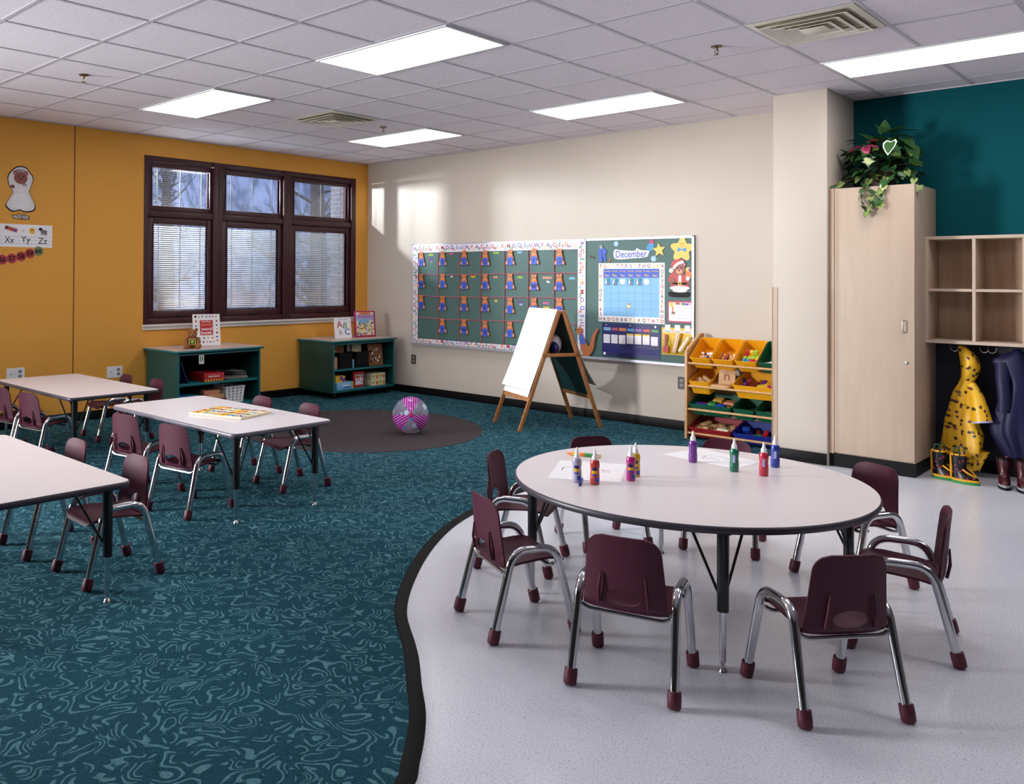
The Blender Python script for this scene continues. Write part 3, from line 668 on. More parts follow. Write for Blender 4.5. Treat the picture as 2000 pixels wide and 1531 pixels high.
# ------------------------------------------------------------------ bookcases and their contents
def bookcase(y0, y1, label):
    t = thing('low_bookcase', label, 'bookcase', (0.0,y0,0.0065)); X0, X1, Wd = 0.03, 0.645, y1-y0
    p = B(); p.bx(X0,X1,0,0.02,0.08,0.66,M_GREENS); p.bx(X1,X1+0.004,0,0.02,0.08,0.66,M_GREENP); p.build('side_panel',t)
    p = B(); p.bx(X0,X1,Wd-0.02,Wd,0.08,0.66,M_GREENS); p.bx(X1,X1+0.004,Wd-0.02,Wd,0.08,0.66,M_GREENP); p.build('side_panel',t)
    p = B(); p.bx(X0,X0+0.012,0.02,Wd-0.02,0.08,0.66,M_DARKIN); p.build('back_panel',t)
    p = B(); p.bx(X0+0.012,X1,0.02,Wd-0.02,0.08,0.105,M_GREENP,0.002); p.build('shelf',t)
    p = B(); p.bx(X0+0.012,X1-0.01,0.02,Wd-0.02,0.325,0.348,M_GREENP,0.002); p.build('shelf',t)
    p = B(); p.bx(X1-0.02,X1,0.02,Wd-0.02,0.635,0.66,M_GREENP); p.bx(X0,X1,0.02,Wd-0.02,0.652,0.66,M_GREENS); p.build('top_rail',t)
    p = B(); p.bx(0.006,0.675,-0.03,Wd+0.03,0.661,0.684,M_GREENP,0.008); p.bx(0.016,0.666,-0.021,Wd+0.021,0.684,0.6885,mat('bookcase_top',(206,186,178),0.35)); p.build('top',t)
    p = B(); p.bx(X0+0.05,X1-0.06,0.04,Wd-0.04,0.06,0.079,M_BLACK); p.build('base_plate',t)
    for x in (X0+0.07,X1-0.07):
        for y in (0.08,Wd-0.08):
            p = B(); p.cyl((x,y-0.014,0.026),(x,y+0.014,0.026),0.026,0.026,M_BLACK,18); p.bx(x-0.02,x+0.02,y-0.02,y+0.02,0.05,0.06,M_BLACK); p.build('caster',t)
bookcase(-3.17,-2.17,'low teal bookcase under the window, behind the teddy bear'); bookcase(-1.14,-0.14,'low teal bookcase in the corner, with two picture books standing on top')
BT = 0.0065+0.6885+0.0006
def single(b_, name, label, cat, loc=(0,0,0), rot=(0,0,0), M=None, group=None): return b_.build(name, None, None if M else loc, None if M else rot, M, label=label, cat=cat, group=group)
def flatbook(x, y, z, w, d, h, m, label, deg=0, name='board_game', cat='game', extra=None, group=None):
    t = thing(name, label, cat, (x,y,z), (0,0,radians(deg)), group=group); p = B(); p.box((0,0,h/2),(w,d,h),m,bev=0.003); p.build('box_body',t)
    if extra: q = B(); extra(q); q.build('printed_label',t)
    return t
S1, S2 = 0.0065+0.1056, 0.0065+0.3486
FX = Matrix(((0,0,1,0),(1,0,0,0),(0,1,0,0),(0,0,0,1)))   # local drawing plane facing +x
def red_box(q):
    q.M = T(0.1505,0,0.045) @ FX; q.text('Alphabets',0.03,-0.005,0.006,0.0004,C['white'],width=0.14,bold=0.01)
    for k in range(7): q.rect(-0.115+k*0.034,-0.098+k*0.034,-0.042,-0.022,0.0001,0.0006,C['yellow'])
flatbook(0.45,-2.715,S2,0.30,0.24,0.085,C['red'],'red game box with white lettering on the upper shelf of the window bookcase',extra=red_box)
def layers(t, n, w, d, cs_, h=0.016):
    pass
rs = random.Random(4)
for k in range(5):
    p = B(); L = 0.27-0.01*k; p.grid(lambda u, v: ((u-0.5)*0.26,(v-0.5)*L,0.006*sin(u*3+k)+0.008*k*v*0.4+(0.045*max(0,0.5-v)**1.2 if k>2 else 0)),8,8,[C['white'],C['cream'],C['grey'],C['card'],C['grey']][k]); p.grid(lambda u, v: ((u-0.5)*0.26,(v-0.5)*L,0.006*sin(u*3+k)+0.008*k*v*0.4+(0.045*max(0,0.5-v)**1.2 if k>2 else 0)-0.006),8,8,C['white'])
    single(p,'loose_magazine','%s magazine in the messy pile on the upper shelf of the window bookcase' % ['lowest white','second cream','third grey','fourth pale','topmost dog-eared grey'][k],'magazine',(0.46,-2.42,S2+0.012+0.014*k),(0,0,rs.uniform(-.1,.1)),group='pile of magazines')
for k, (y, a) in enumerate(((-3.10,-7),(-3.02,-20))):
    p = B(); p.box((0,0,0.12),(0.26,0.012,0.24),C['navy' if k else 'black'],bev=0.002); single(p,'thin_folder',['black folder leaning upright at the left end of the upper shelf','navy folder leaning against the black folder'][k],'folder',(0.46,y,S2+0.002),(radians(-a),0,0))
p = B(); p.M = T(0.637,-2.917+2.917,0) @ FX; p.rect(-0.03,0.03,-0.05,0.04,0.0105,0.0115,C['white']); p.ell(0,0,0.02,0.035,0.0115,0.0119,C['green'],12); p.rect(-0.005,0.005,-0.04,0.03,0.0119,0.0122,C['white'])
single(p,'paper_tag','small white and green paper tag hanging from the top rail of the window bookcase','tag',(0,-2.90,0.60))
flatbook(0.45,-3.02,S1,0.30,0.25,0.115,C['skyblue'],'light blue game box at the left of the lower shelf of the window bookcase',extra=lambda q: (setattr(q,'M',T(0.1505,0,0.06)@FX), q.rect(-0.115,0.115,-0.02,0.015,0.0001,0.0005,C['white'])))
flatbook(0.46,-2.70,S1,0.26,0.29,0.055,C['darkred'],'dark red book lying flat under two thick books in the window bookcase',name='thick_book',cat='book')
flatbook(0.47,-2.69,S1+0.0555,0.24,0.20,0.045,C['tan'],'tan book lying on the dark red book',name='thick_book',cat='book',deg=3)
flatbook(0.47,-2.72,S1+0.101,0.22,0.18,0.045,C['salmon'],'pinkish tan book on top of the flat books',name='thick_book',cat='book',deg=-4)
# white basket with holes
t = thing('plastic_basket','white plastic basket with slots on the lower shelf of the window bookcase','basket',(0.48,-2.455,S1))
p = B(); q0 = 0.105; q1 = 0.12; H_ = 0.165
for (sx,sy) in ((1,0),(-1,0),(0,1),(0,-1)):
    def P(u, v, sx=sx, sy=sy, o=0.0):
        r = q0+(q1-q0)*v+o; w = r*u; return (sx*r+ (0 if sx else w), sy*r+(0 if sy else w), H_*v)
    US = [-1,-0.72,-0.58,-0.30,-0.16,0.16,0.30,0.58,0.72,1]; VS = [0,0.12,0.22,0.30,0.40,0.48,0.58,0.66,0.76,0.84,1.0]
    for a in range(9):
        for c in range(10):
            if a%2==1 and c%2==1: continue
            p.add([P(US[a],VS[c]),P(US[a+1],VS[c]),P(US[a+1],VS[c+1]),P(US[a],VS[c+1]),P(US[a],VS[c],o=-.004),P(US[a+1],VS[c],o=-.004),P(US[a+1],VS[c+1],o=-.004),P(US[a],VS[c+1],o=-.004)],[(0,1,2,3),(7,6,5,4),(0,4,5,1),(2,6,7,3),(1,5,6,2),(0,3,7,4)],C['white'])
p.bx(-q0,q0,-q0,q0,0,0.004,C['white']); p.build('basket_body',t)
p = B(); rim = rrect(0.25,0.25,0.02); p.tube([(x,y,H_) for x,y in rim]+[(rim[0][0],rim[0][1],H_)],0.006,C['white'],8,False); p.build('rim',t)
# corner bookcase contents
def magfile(y, label, m):
    t = thing('magazine_file', label, 'magazine holder', (0.50,y,S2)); p = B(); h0, h1 = 0.19, 0.215
    p.bx(0.115,0.12,-0.10,0.10,0,h0,m); p.bx(-0.12,-0.115,-0.10,0.10,0,h1,m); p.bx(-0.115,0.115,-0.10,-0.096,0,h0,m); p.bx(-0.115,0.115,0.096,0.10,0,h0,m); p.bx(-0.115,0.115,-0.096,0.096,0,0.004,m); p.build('holder_body',t)
magfile(-0.915,'dark navy magazine holder at the left of the corner bookcase upper shelf',C['black']); magfile(-0.645,'dark navy magazine holder in the middle of the corner bookcase upper shelf',C['black'])
def upright(x, y, z, w, h, th, m, label, deg=0, lean=0, cover=None, name='picture_book', group=None):
    # standing book, cover facing +x turned by deg
    M = T(x,y,z) @ R('Z',deg) @ R('Y',-lean) 
    t = thing(name, label, 'book', M=M, group=group); p = B(); p.box((-th/2,0,h/2),(th,w,h),m,bev=0.0015); p.box((-th/2,0.003,h/2),(th-0.003,w-0.004,h-0.006),C['white']); p.build('book_block',t)
    if cover: q = B(); q.M = T(0.0003,0,h/2) @ FX; cover(q); q.build('cover_art',t)
    return t
def slabs(n, seed, w, h, cs_):
    def f(q):
        rr = random.Random(seed)
        for k in range(n): q.M = q.M; q.ell(rr.uniform(-w/2,w/2)*0.85, rr.uniform(-h/2,h/2)*0.85, rr.uniform(0.008,0.022), rr.uniform(0.008,0.022), 0.0006+0.0001*k, 0.0009+0.0001*k, C[rr.choice(cs_)], 8)
    return f
for k, (x, y, h, m, lb) in enumerate(((0.46,-0.96,0.25,'salmon','pale orange book in the left magazine holder'),(0.49,-0.92,0.24,'brown','brown book in the left magazine holder'),(0.45,-0.88,0.255,'lime','green and yellow book in the left magazine holder'),(0.46,-0.68,0.275,'white','white book in the middle magazine holder'),(0.50,-0.64,0.262,'cream','cream book in the middle magazine holder'))):
    upright(x,y,S2+0.005,0.15,h,0.012,C[m],lb,cover=slabs(5,k,0.12,h,['yellow','orange','green','brown']),name='thin_book')
upright(0.60,-0.40,S2+0.002,0.235,0.265,0.015,C['brown'],'brown framed picture book leaning at the right of the corner bookcase',lean=8,cover=slabs(16,31,0.21,0.23,['grey','black','brown','white','salmon']))
flatbook(0.50,-0.775,S2,0.18,0.035,0.10,C['lightblue'],'small blue box between the magazine holders',name='small_box',cat='box')
flatbook(0.50,-1.05,S2,0.18,0.05,0.14,C['tan'],'small tan and white box at the left end of the corner bookcase',name='small_box',cat='box')
flatbook(0.48,-0.935,S1,0.30,0.26,0.085,C['lightblue'],'pale blue puzzle box at the left of the corner bookcase lower shelf',extra=lambda q: (setattr(q,'M',T(0.1505,0,0.042)@FX), q.rect(-0.05,0.08,0.0,0.012,0.0001,0.0005,C['white']), q.rect(0.10,0.125,-0.04,0.04,0.0001,0.0006,C['lime']), q.rect(-0.02,0.09,-0.022,-0.012,0.0001,0.0005,C['blue'])))
flatbook(0.48,-0.985,S1+0.0856,0.24,0.15,0.075,C['yellow'],'yellow and purple box on the pale blue puzzle box',extra=lambda q: (setattr(q,'M',T(0.1205,0,0.037)@FX), q.rect(-0.01,0.03,-0.01,0.035,0.0001,0.0005,C['purple']), q.rect(0.03,0.07,-0.03,0.01,0.0001,0.0006,C['purple'])))
upright(0.57,-0.665,S1+0.002,0.175,0.185,0.03,C['red'],'red and white box standing in the middle of the corner bookcase lower shelf',cover=lambda q: (q.rect(-0.055,0.065,-0.065,0.055,0.0001,0.0005,C['white']), [q.rect(-0.045+k*0.04,-0.02+k*0.04,0.02,0.045,0.0005,0.0009,C[m]) for k,m in enumerate(('black','red','blue'))], slabs(6,8,0.1,0.08,['orange','salmon','lightblue'])(q)))
for k in range(4):
    flatbook(0.50,-0.42+0.115*(k%2),S1+0.0755*(k//2),0.20,0.112,0.074,C['cream'],'small cream card box, %s of four stacked at the right of the lower shelf' % ['lower left','lower right','upper left','upper right'][k],name='card_box',cat='box',extra=lambda q: (setattr(q,'M',T(0.1005,0,0.037)@FX), q.ell(-0.025,0.005,0.022,0.018,0.0001,0.0006,C['lime'],12), q.rect(0.015,0.045,-0.025,0.02,0.0001,0.0005,C['orange'])),group='cream card boxes')
# picture books and bear on top
def word_cover(q):
    q.rect(-0.142,0.142,-0.166,0.166,0.0001,0.0003,C['white']); q.rect(-0.075,0.068,-0.055,0.105,0.0003,0.0007,C['red'])
    q.text('my first',0.026,-0.005,0.088,0.0009,C['white'],width=0.10,bold=0.01); q.text('spanish',0.032,-0.004,0.056,0.0009,C['salmon'],width=0.122,bold=0.015); q.text('word',0.047,-0.002,0.012,0.0009,C['white'],width=0.122,bold=0.02); q.text('book',0.047,-0.004,-0.028,0.0009,C['white'],width=0.122,bold=0.02)
    rr = random.Random(2)
    for x,y in [(-.12,.145),(-.08,.143),(-.045,.147),(.0,.143),(.035,.143),(.07,.143),(.105,.143),(-.117,.095),(-.117,.045),(.11,.095),(.11,.05),(.11,.008),(.11,-.03),(.11,-.075),(.113,-.115),(-.085,-.085),(-.035,-.085),(.01,-.085),(.06,-.085),(-.08,-.128),(-.04,-.128),(.0,-.125),(.035,-.128),(.07,-.128)]:
        q.ell(x,y,rr.uniform(.007,.013),rr.uniform(.006,.013),0.0003,0.0008,C[rr.choice(['black','brown','redbrown','darkred','grey','orange','blue','navy'])],9)
upright(0.30,-2.61,BT+0.001,0.295,0.340,0.022,C['white'],'white word book with red title square standing behind the teddy bear',deg=-14,lean=8,cover=word_cover)
def abc_cover(q):
    q.rect(-0.108,0.108,-0.122,0.122,0.0001,0.0003,C['white']); q.text('A',0.115,-0.045,0.045,0.0006,C['red'],rot=6,bold=0.01); q.text('B',0.105,0.03,0.03,0.0007,C['green'],rot=-10,bold=0.005); q.text('C',0.105,0.055,-0.045,0.0008,C['blue'],bold=0.01); q.text('&',0.085,-0.035,-0.05,0.0008,C['grey']); q.rect(-0.06,0.06,0.098,0.106,0.0003,0.0007,C['lilac'])
upright(0.42,-0.78,BT+0.001,0.225,0.25,0.018,C['white'],'white alphabet book with A B C on its cover, on the corner bookcase',deg=-14,lean=8,cover=abc_cover)
def sp_cover(q):
    q.rect(-0.125,0.125,-0.14,0.145,0.0001,0.0004,C['cream']); q.rect(-0.125,0.125,0.045,0.12,0.0004,0.0007,C['lilac']); q.ell(0,0.13,0.09,0.013,0.0006,0.0009,C['orange'],16); q.ell(-0.02,0.03,0.08,0.035,0.0005,0.0008,C['lightblue'],16)
    q.text('SPANISH',0.055,0.0,0.09,0.0011,C['magenta'],width=0.21,bold=0.01); rr = random.Random(12)
    for k in range(46): q.ell(rr.uniform(-.115,.115),rr.uniform(-.13,.02),rr.uniform(.006,.016),rr.uniform(.006,.018),0.0008+0.00001*k,0.0010+0.00001*k,C[rr.choice(['yellow','purple','orange','lime','redbrown','blue','green','pink','brown','lilac'])],8)
upright(0.40,-0.395,BT+0.001,0.295,0.322,0.020,C['magenta'],'magenta bordered SPANISH picture book standing on the corner bookcase',deg=-14,lean=7,cover=sp_cover)
# teddy
M_FUR = mat('teddy_fur',(150,98,58),0.9,vary=0.2,scale=60,bump=0.6,bscale=160); M_FURL = mat('teddy_fur_light',(176,124,80),0.9,vary=0.15,scale=60)
t = thing('teddy_bear','small brown teddy bear with a green bib sitting on the window bookcase','teddy bear',(0.47,-2.90,BT),(0,0,radians(-30)))
p = B(); p.ball((0,0,0.065),(0.048,0.055,0.065),M_FUR); p.ball((0.004,0,0.152),(0.045,0.050,0.046),M_FUR)
for s in (-1,1): p.ball((-0.005,s*0.040,0.192),(0.012,0.018,0.018),M_FUR,14,10); p.tube([(0.0,s*0.045,0.105),(0.025,s*0.066,0.085),(0.045,s*0.060,0.06)],[0.02,0.019,0.016],M_FUR,12); p.ball((0.046,s*0.060,0.058),0.017,M_FUR,12,8); p.tube([(0.01,s*0.035,0.03),(0.06,s*0.06,0.026),(0.078,s*0.064,0.03)],[0.028,0.026,0.027],M_FUR,12); p.ball((0.08,s*0.064,0.031),(0.016,0.027,0.029),M_FUR,12,8)
p.build('body',t)
p = B(); p.ball((0.043,0,0.140),(0.020,0.024,0.019),M_FURL,14,10); p.build('muzzle',t)
p = B(); p.ball((0.062,0,0.146),(0.006,0.009,0.006),C['black'],10,8); p.build('nose',t)
for s in (-1,1): p = B(); p.ball((0.042,s*0.019,0.166),0.0055,C['black'],10,8); p.build('eye',t)
p = B(); p.M = T(0.049,0,0.075) @ R('Y',-4) @ FX; p.prism(rrect(0.07,0.062,0.012),0,0.004,C['gold']); p.prism(rrect(0.055,0.048,0.008),0.004,0.006,C['darkgreen']); p.prism(rrect(0.032,0.03,0.006),0.006,0.0075,C['lime']); p.build('bib',t)
p = B(); p.tube([(0.04*cos(a),0.043*sin(a),0.112) for a in [2*pi*k/16 for k in range(17)]],0.008,C['redbrown'],8,False); p.build('ribbon',t)

# ------------------------------------------------------------------ outlets and notes on the left wall
def outlet(M, label, m, double, dark):
    t = thing('wall_outlet', label, 'outlet', M=M); w = 0.165 if double else 0.075; p = B(); p.prism(rrect(w,0.115,0.006),0,0.006,m); p.build('cover_plate',t)
    x0 = 0.04 if double else 0
    for z in (-0.022,0.022):
        q = B(); q.prism(rrect(0.034,0.03,0.01),0.006,0.008,dark,T(x0,z,0)); q.rect(x0-0.008,x0-0.005,z-0.004,z+0.007,0.008,0.0084,C['black']); q.rect(x0+0.005,x0+0.008,z-0.004,z+0.007,0.008,0.0084,C['black']); q.ell(x0,z-0.009,0.003,0.003,0.008,0.0084,C['black'],8); q.build('receptacle',t)
    if double: q = B(); q.ell(-0.04,0,0.006,0.006,0.006,0.012,C['grey'],10); q.build('data_jack',t)
M_BROWNP = mat('brown_plate',(70,58,52),0.4)
outlet(WB(0.849,0.424,0.0004),'small dark outlet in the beige wall by the corner bookcase',M_BROWNP,False,C['grey']); outlet(WB(4.375,0.452,0.0004),'brown outlet in the beige wall left of the toy bin shelf',M_BROWNP,False,C['grey'])
outlet(WL(-4.497,0.515,0.0004),'wide white outlet plate on the yellow wall at the left edge',C['white'],True,C['grey']); outlet(WL(-3.512,0.462,0.0004),'wide white outlet plate on the yellow wall beside the window bookcase',C['white'],True,C['grey'])
def bear_face(q, x, y, s, m, m2=None, z=0.002):
    for sx in (-1,1): q.ell(x+sx*0.75*s,y+0.75*s,0.38*s,0.38*s,z,z+0.001,m,14); q.ell(x+sx*0.75*s,y+0.75*s,0.2*s,0.2*s,z+0.001,z+0.0014,C['pink'],12)
    q.ell(x,y,s,0.92*s,z+0.0002,z+0.0016,m,20); q.ell(x,y-0.3*s,0.5*s,0.4*s,z+0.0016,z+0.002,m2 or C['salmon'],16); q.ell(x,y-0.12*s,0.16*s,0.11*s,z+0.002,z+0.0024,C['black'],10)
    for sx in (-1,1): q.ell(x+sx*0.36*s,y+0.22*s,0.1*s,0.13*s,z+0.0016,z+0.0022,C['black'],10)
t = thing('bear_bride_cutout','paper cutout of a brown bear in white bridal gown on the yellow wall','wall decoration',M=WL(-4.466,2.25,0.0004))
OUT = [(-.03,.205),(.04,.205),(.085,.16),(.115,.11),(.095,.03),(.08,-.02),(.11,-.09),(.135,-.145),(.12,-.19),(.05,-.208),(-.01,-.195),(-.06,-.208),(-.105,-.19),(-.13,-.15),(-.10,-.09),(-.07,-.03),(-.10,.02),(-.115,.10),(-.09,.155)]
p = B(); p.prism(smoothpts([(x*1.05,y*1.04) for x,y in OUT]),0,0.001,C['black']); p.prism(smoothpts([(x*0.98,y*0.985) for x,y in OUT]),0.001,0.0016,C['card']); p.build('gown',t)
p = B(); bear_face(p,0.0,0.105,0.062,C['redbrown'],C['redbrown'],0.0016); p.ell(0,0.175,0.045,0.014,0.002,0.0026,C['grey'],14); p.build('face',t)
p = B(); p.prism(smoothpts([(-.05,-.05),(.05,-.05),(.085,-.14),(.06,-.18),(-.06,-.18),(-.085,-.14)]),0.0016,0.0022,C['white']); p.ell(-0.075,0.02,0.022,0.018,0.0016,0.0022,C['redbrown'],12); p.ell(0.035,0.045,0.022,0.016,0.0016,0.0022,C['grey'],10); p.ell(0.0,-0.01,0.035,0.018,0.0022,0.0026,C['white'],12); p.build('dress_and_bouquet',t)
p = B(); p.text('white',0.075,0,0,0.0006,C['black'],width=0.165,bold=0.06); p.text('white',0.066,0,0,0.0012,C['white'],width=0.145,bold=0.005)
single(p,'word_cutout','paper word cutout reading white below the bride bear','wall lettering',M=WL(-4.463,1.995,0.0004))
t = thing('alphabet_strip','white alphabet strip with Xx Yy Zz on the yellow wall','wall decoration',M=WL(-4.46,1.813,0.0004))
p = B(); p.rect(-0.30,0.297,-0.107,0.107,0,0.001,M_PAPER)
for y in (-0.01,-0.045,-0.075): p.rect(-0.30,0.297,y,y+0.002,0.001,0.0013,C['grey'])
for s_, x in (('Xx',-0.105),('Yy',0.045),('Zz',0.205)): p.text(s_,0.085,x,-0.042,0.0016,C['black'],width=0.085)
p.build('strip',t)
p = B(); A = T(-0.09,0.06,0)@R('Z',-16); p.rect(-0.06,0.06,-0.018,0.018,0.001,0.0016,C['orange'],A); 
for k in range(4): p.rect(-0.05+k*0.027,-0.03+k*0.027,-0.014,0.014,0.0016,0.002,[C['navy'],C['brown'],C['red'],C['blue']][k],A)
p.ell(0.105,0.05,0.028,0.030,0.001,0.0018,C['yellow'],16); p.ell(0.105,0.058,0.016,0.01,0.0018,0.002,C['orange'],10)
p.ell(0.215,0.045,0.034,0.018,0.001,0.0018,C['grey'],14); p.ell(0.185,0.068,0.018,0.014,0.001,0.002,C['black'],12); 
for x in (0.195,0.212,0.228,0.24): p.rect(x-0.004,x+0.004,0.012,0.035,0.001,0.0017,C['black'])
for x in (0.205,0.22,0.235): p.rect(x-0.003,x+0.003,0.032,0.06,0.0018,0.0021,C['black'])
p.ell(0.02,0.045,0.01,0.012,0.001,0.0015,C['salmon'],10); p.ell(0.02,0.045,0.006,0.008,0.0015,0.0018,M_PAPER,10); p.build('pictures',t)
for k, (n_, y, z) in enumerate((('56',-4.627,1.585),('57',-4.540,1.597),('58',-4.455,1.618),('59',-4.375,1.648),('60',-4.293,1.672))):
    p = B(); p.ell(0,0,0.046,0.046,0,0.001,C['redbrown'] if n_=='60' else mat('dot_red',(176,56,66),0.6),24)
    if n_ == '60': p.ell(0,0,0.0455,0.0455,0.001,0.0014,mat('dot_green',(130,140,104),0.6),24)
    p.text(n_,0.06,0,0,0.0018,C['black'],width=0.060,bold=0.025)
    single(p,'number_dot','round paper dot numbered %s in the number line on the yellow wall' % n_,'number card',M=WL(y,z,0.0002+0.0016*(k%2)),group='number line dots')

# ------------------------------------------------------------------ the boards on the back wall
t = thing('bulletin_board','long green chalk and bulletin board with aluminium frame on the beige wall','bulletin board',M=WB(0.83,0.612,0.0004))
BW, BH = 3.675, 1.235
p = B(); p.rect(0,BW,0,BH,0,0.014,M_BOARD); p.build('board_panel',t)
p = B()
for a in ((0,BW,BH-0.022,BH),(0,0.022,0,BH),(BW-0.022,BW,0,BH),(0,BW,0,0.024),(2.487,2.50,0,BH)): p.rect(a[0],a[1],a[2],a[3],0.0141,0.022,M_ALU)
p.build('frame',t)
p = B(); p.rect(0,BW,0.004,0.018,0.0221,0.060,M_ALU); p.rect(0,BW,0.018,0.028,0.054,0.060,M_ALU); p.build('chalk_tray',t)
BD = 0.0146+0.0004
def Bd(x, z, d=0.0): return WB(x, z, BD+d)
# letter border strips
LC = ['purple','green','red','magenta','green','red','orange','darkred','lilac','yellow','orange','skyblue','red','green','purple','lime','blue','orange','blue','green','purple','orange','purple','green','red','yellow']
def border(x0, x1, z0, z1, rot, n, start, label):
    w, h = x1-x0, z1-z0; L = max(w,h); t = thing('letter_border', label, 'border', M=Bd((x0+x1)/2,(z0+z1)/2,0.0082))
    p = B(); q = B(); q.rect(-w/2,w/2,-h/2,h/2,0,0.0008,M_PAPERB)
    for k in range(n):
        s = -L/2+0.03+(L-0.06)*k/(n-1); ch = AB[(start+k)%26]; off = 0.009 if k%2==0 else -0.013; sz = 0.062 if k%2==0 else 0.052
        if w > h: q.text(ch,sz,s,off,0.0012,C[LC[(start+k)%26]],bold=0.02)
        elif rot < 0: q.text(ch,sz,off,-s,0.0012,C[LC[(start+k)%26]],rot=-90,bold=0.02)
        else: q.text(ch,sz,-off,s,0.0012,C[LC[(start+k)%26]],rot=90,bold=0.02)
    q.build('strip',t)
border(0.853,3.235,1.742,1.832,0,62,0,'white alphabet border strip along the top of the green board')
border(0.853,3.235,0.640,0.690,0,62,0,'white alphabet border strip along the bottom of the green board')
border(0.853,0.935,0.690,1.742,90,27,19,'white alphabet border strip down the left side of the green board')
border(3.235,3.325,0.640,1.832,-90,28,0,'white alphabet border strip down the middle of the green board, left of the calendar')
M_YARN = col('yarn_pink',(190,96,110),0.9)
for k, x in enumerate((1.269,1.60,1.927,2.271,2.601,2.936)):
    p = B(); p.tube([(0,0.53,0),(0.004*(k%2),0.1,0),(-0.003,-0.2,0),(0.012*(k%3-1)+0.004,-0.53,0)],0.0048,M_YARN,6); single(p,'yarn_strand','pink yarn strand hanging upright on the green board, %s from the left' % ['first','second','third','fourth','fifth','sixth'][k],'yarn',M=Bd(x,1.216,0.0055),group='pink yarn grid')
for k, z in enumerate((1.48,1.216,0.950)):
    p = B(); p.tube([(-1.15,0,0),(-0.7,-0.010,0),(-0.3,-0.004,0),(0.2,0.004,0),(0.7,0.012,0),(1.15,0.010,0)],0.0048,M_YARN,6); single(p,'yarn_strand','pink yarn strand running across the green board, %s' % ['upper','middle','lower'][k],'yarn',M=Bd(2.085,z,0.0055),group='pink yarn grid')
# letter bears
def letter_bear(M, ch, label):
    t = thing('bear_cutout', label, 'bear cutout', M=M@Matrix.Scale(1.1,4), group='letter bears on the green board'); p = B()
    p.prism(smoothpts([(-.02,.075),(.02,.075),(.032,.05),(.03,.025),(.044,0),(.046,-.04),(.06,-.06),(.055,-.078),(.03,-.075),(0,-.08),(-.03,-.075),(-.055,-.078),(-.06,-.06),(-.046,-.04),(-.044,0),(-.03,.025),(-.032,.05)],3),0,0.002,C['cutout_edge'])
    p.ell(0,0.005,0.036,0.05,0.002,0.003,C['cutout_orange'],16)
    for s in (-1,1): p.ell(s*0.018,0.068,0.013,0.013,0.002,0.003,C['cutout_orange'],12); p.ell(s*0.018,0.068,0.007,0.007,0.003,0.0036,C['salmon'],10); p.ell(s*0.043,-0.055,0.013,0.018,0.002,0.0034,C['salmon'],12)
    p.ell(0,0.040,0.028,0.026,0.003,0.004,C['cutout_orange'],16); p.ell(0,0.028,0.016,0.012,0.004,0.0046,C['salmon'],12); p.ell(0,0.034,0.005,0.004,0.0046,0.005,C['black'],8)
    for s in (-1,1): p.ell(s*0.010,0.046,0.003,0.004,0.004,0.0046,C['black'],8)
    p.build('bear',t)
    q = B(); q.prism(smoothpts([(-.028,.0),(.028,.0),(.034,-.04),(.026,-.075),(-.026,-.075),(-.034,-.04)],3),0.0034,0.005,C['sign_blue']); q.text(ch,0.062,0,-0.037,0.0054,C['navy'],bold=0.02); q.build('letter_sign',t)
order = ['first','second','third','fourth','fifth','sixth','seventh']; rown = ['top','second','third','bottom']
BX = [1.003,1.34,1.687,2.01,2.348,2.682,3.017]; BZ = [1.680,1.395,1.135,0.863]
n = 0
for r in range(4):
    for c in range(7):
        if r == 3 and (c == 0 or c > 5): continue
        ch = AB[n]; n += 1
        letter_bear(Bd(BX[c]+0.008*((c*5+r*3)%3-1), BZ[r]-(0.012 if r==0 else 0.0)+0.004*((c+r)%3-1),0.0105), ch, 'bear holding a letter on the green board, %s row, %s from the left' % (rown[r],order[c]))
for k, (cx_, cz_, m, w) in enumerate(((1.145,1.715,'lime',.075),(1.15,1.665,'purple',.06),(1.155,1.63,'grey',.025),(1.475,1.722,'pink',.075),(2.15,1.722,'lime',.085),(2.48,1.722,'lightblue',.055),(1.482,1.452,'white',.03),(1.81,1.452,'yellow',.07),(2.14,1.448,'salmon',.06),(2.485,1.448,'lime',.07),(2.845,1.444,'salmon',.115),(2.86,1.40,'white',.04),(3.16,1.44,'lightblue',.07),(2.15,1.178,'yellow',.04),(2.49,1.176,'purple',.08),(2.50,1.148,'lilac',.04),(2.83,1.170,'pink',.075),(2.84,1.122,'yellow',.08))):
    p = B(); n_ = max(2,int(w/0.014)); x = -w/2
    for q in range(n_): h = 0.012+0.008*((q*7+k)%3)/2; p.rect(x,x+w/n_*0.86,-0.012,-0.012+h+0.006,0,0.0012,C[m]); x += w/n_
    p.rect(-w/2,w/2,-0.012,-0.004,0,0.001,C[m])
    rr_, cc_ = (0 if cz_>1.6 else 1 if cz_>1.35 else 2), min(range(7), key=lambda i: abs(BX[i]+0.13-cx_))
    single(p,'word_card','small %s name cut from paper beside the %s bear of the %s row%s' % (m,order[cc_],rown[rr_],', lower one' if (k in (1,11,15,17)) else ', lowest' if k==2 else ''),'word card',M=Bd(cx_,cz_,0.0004),group='paper names on the green board')
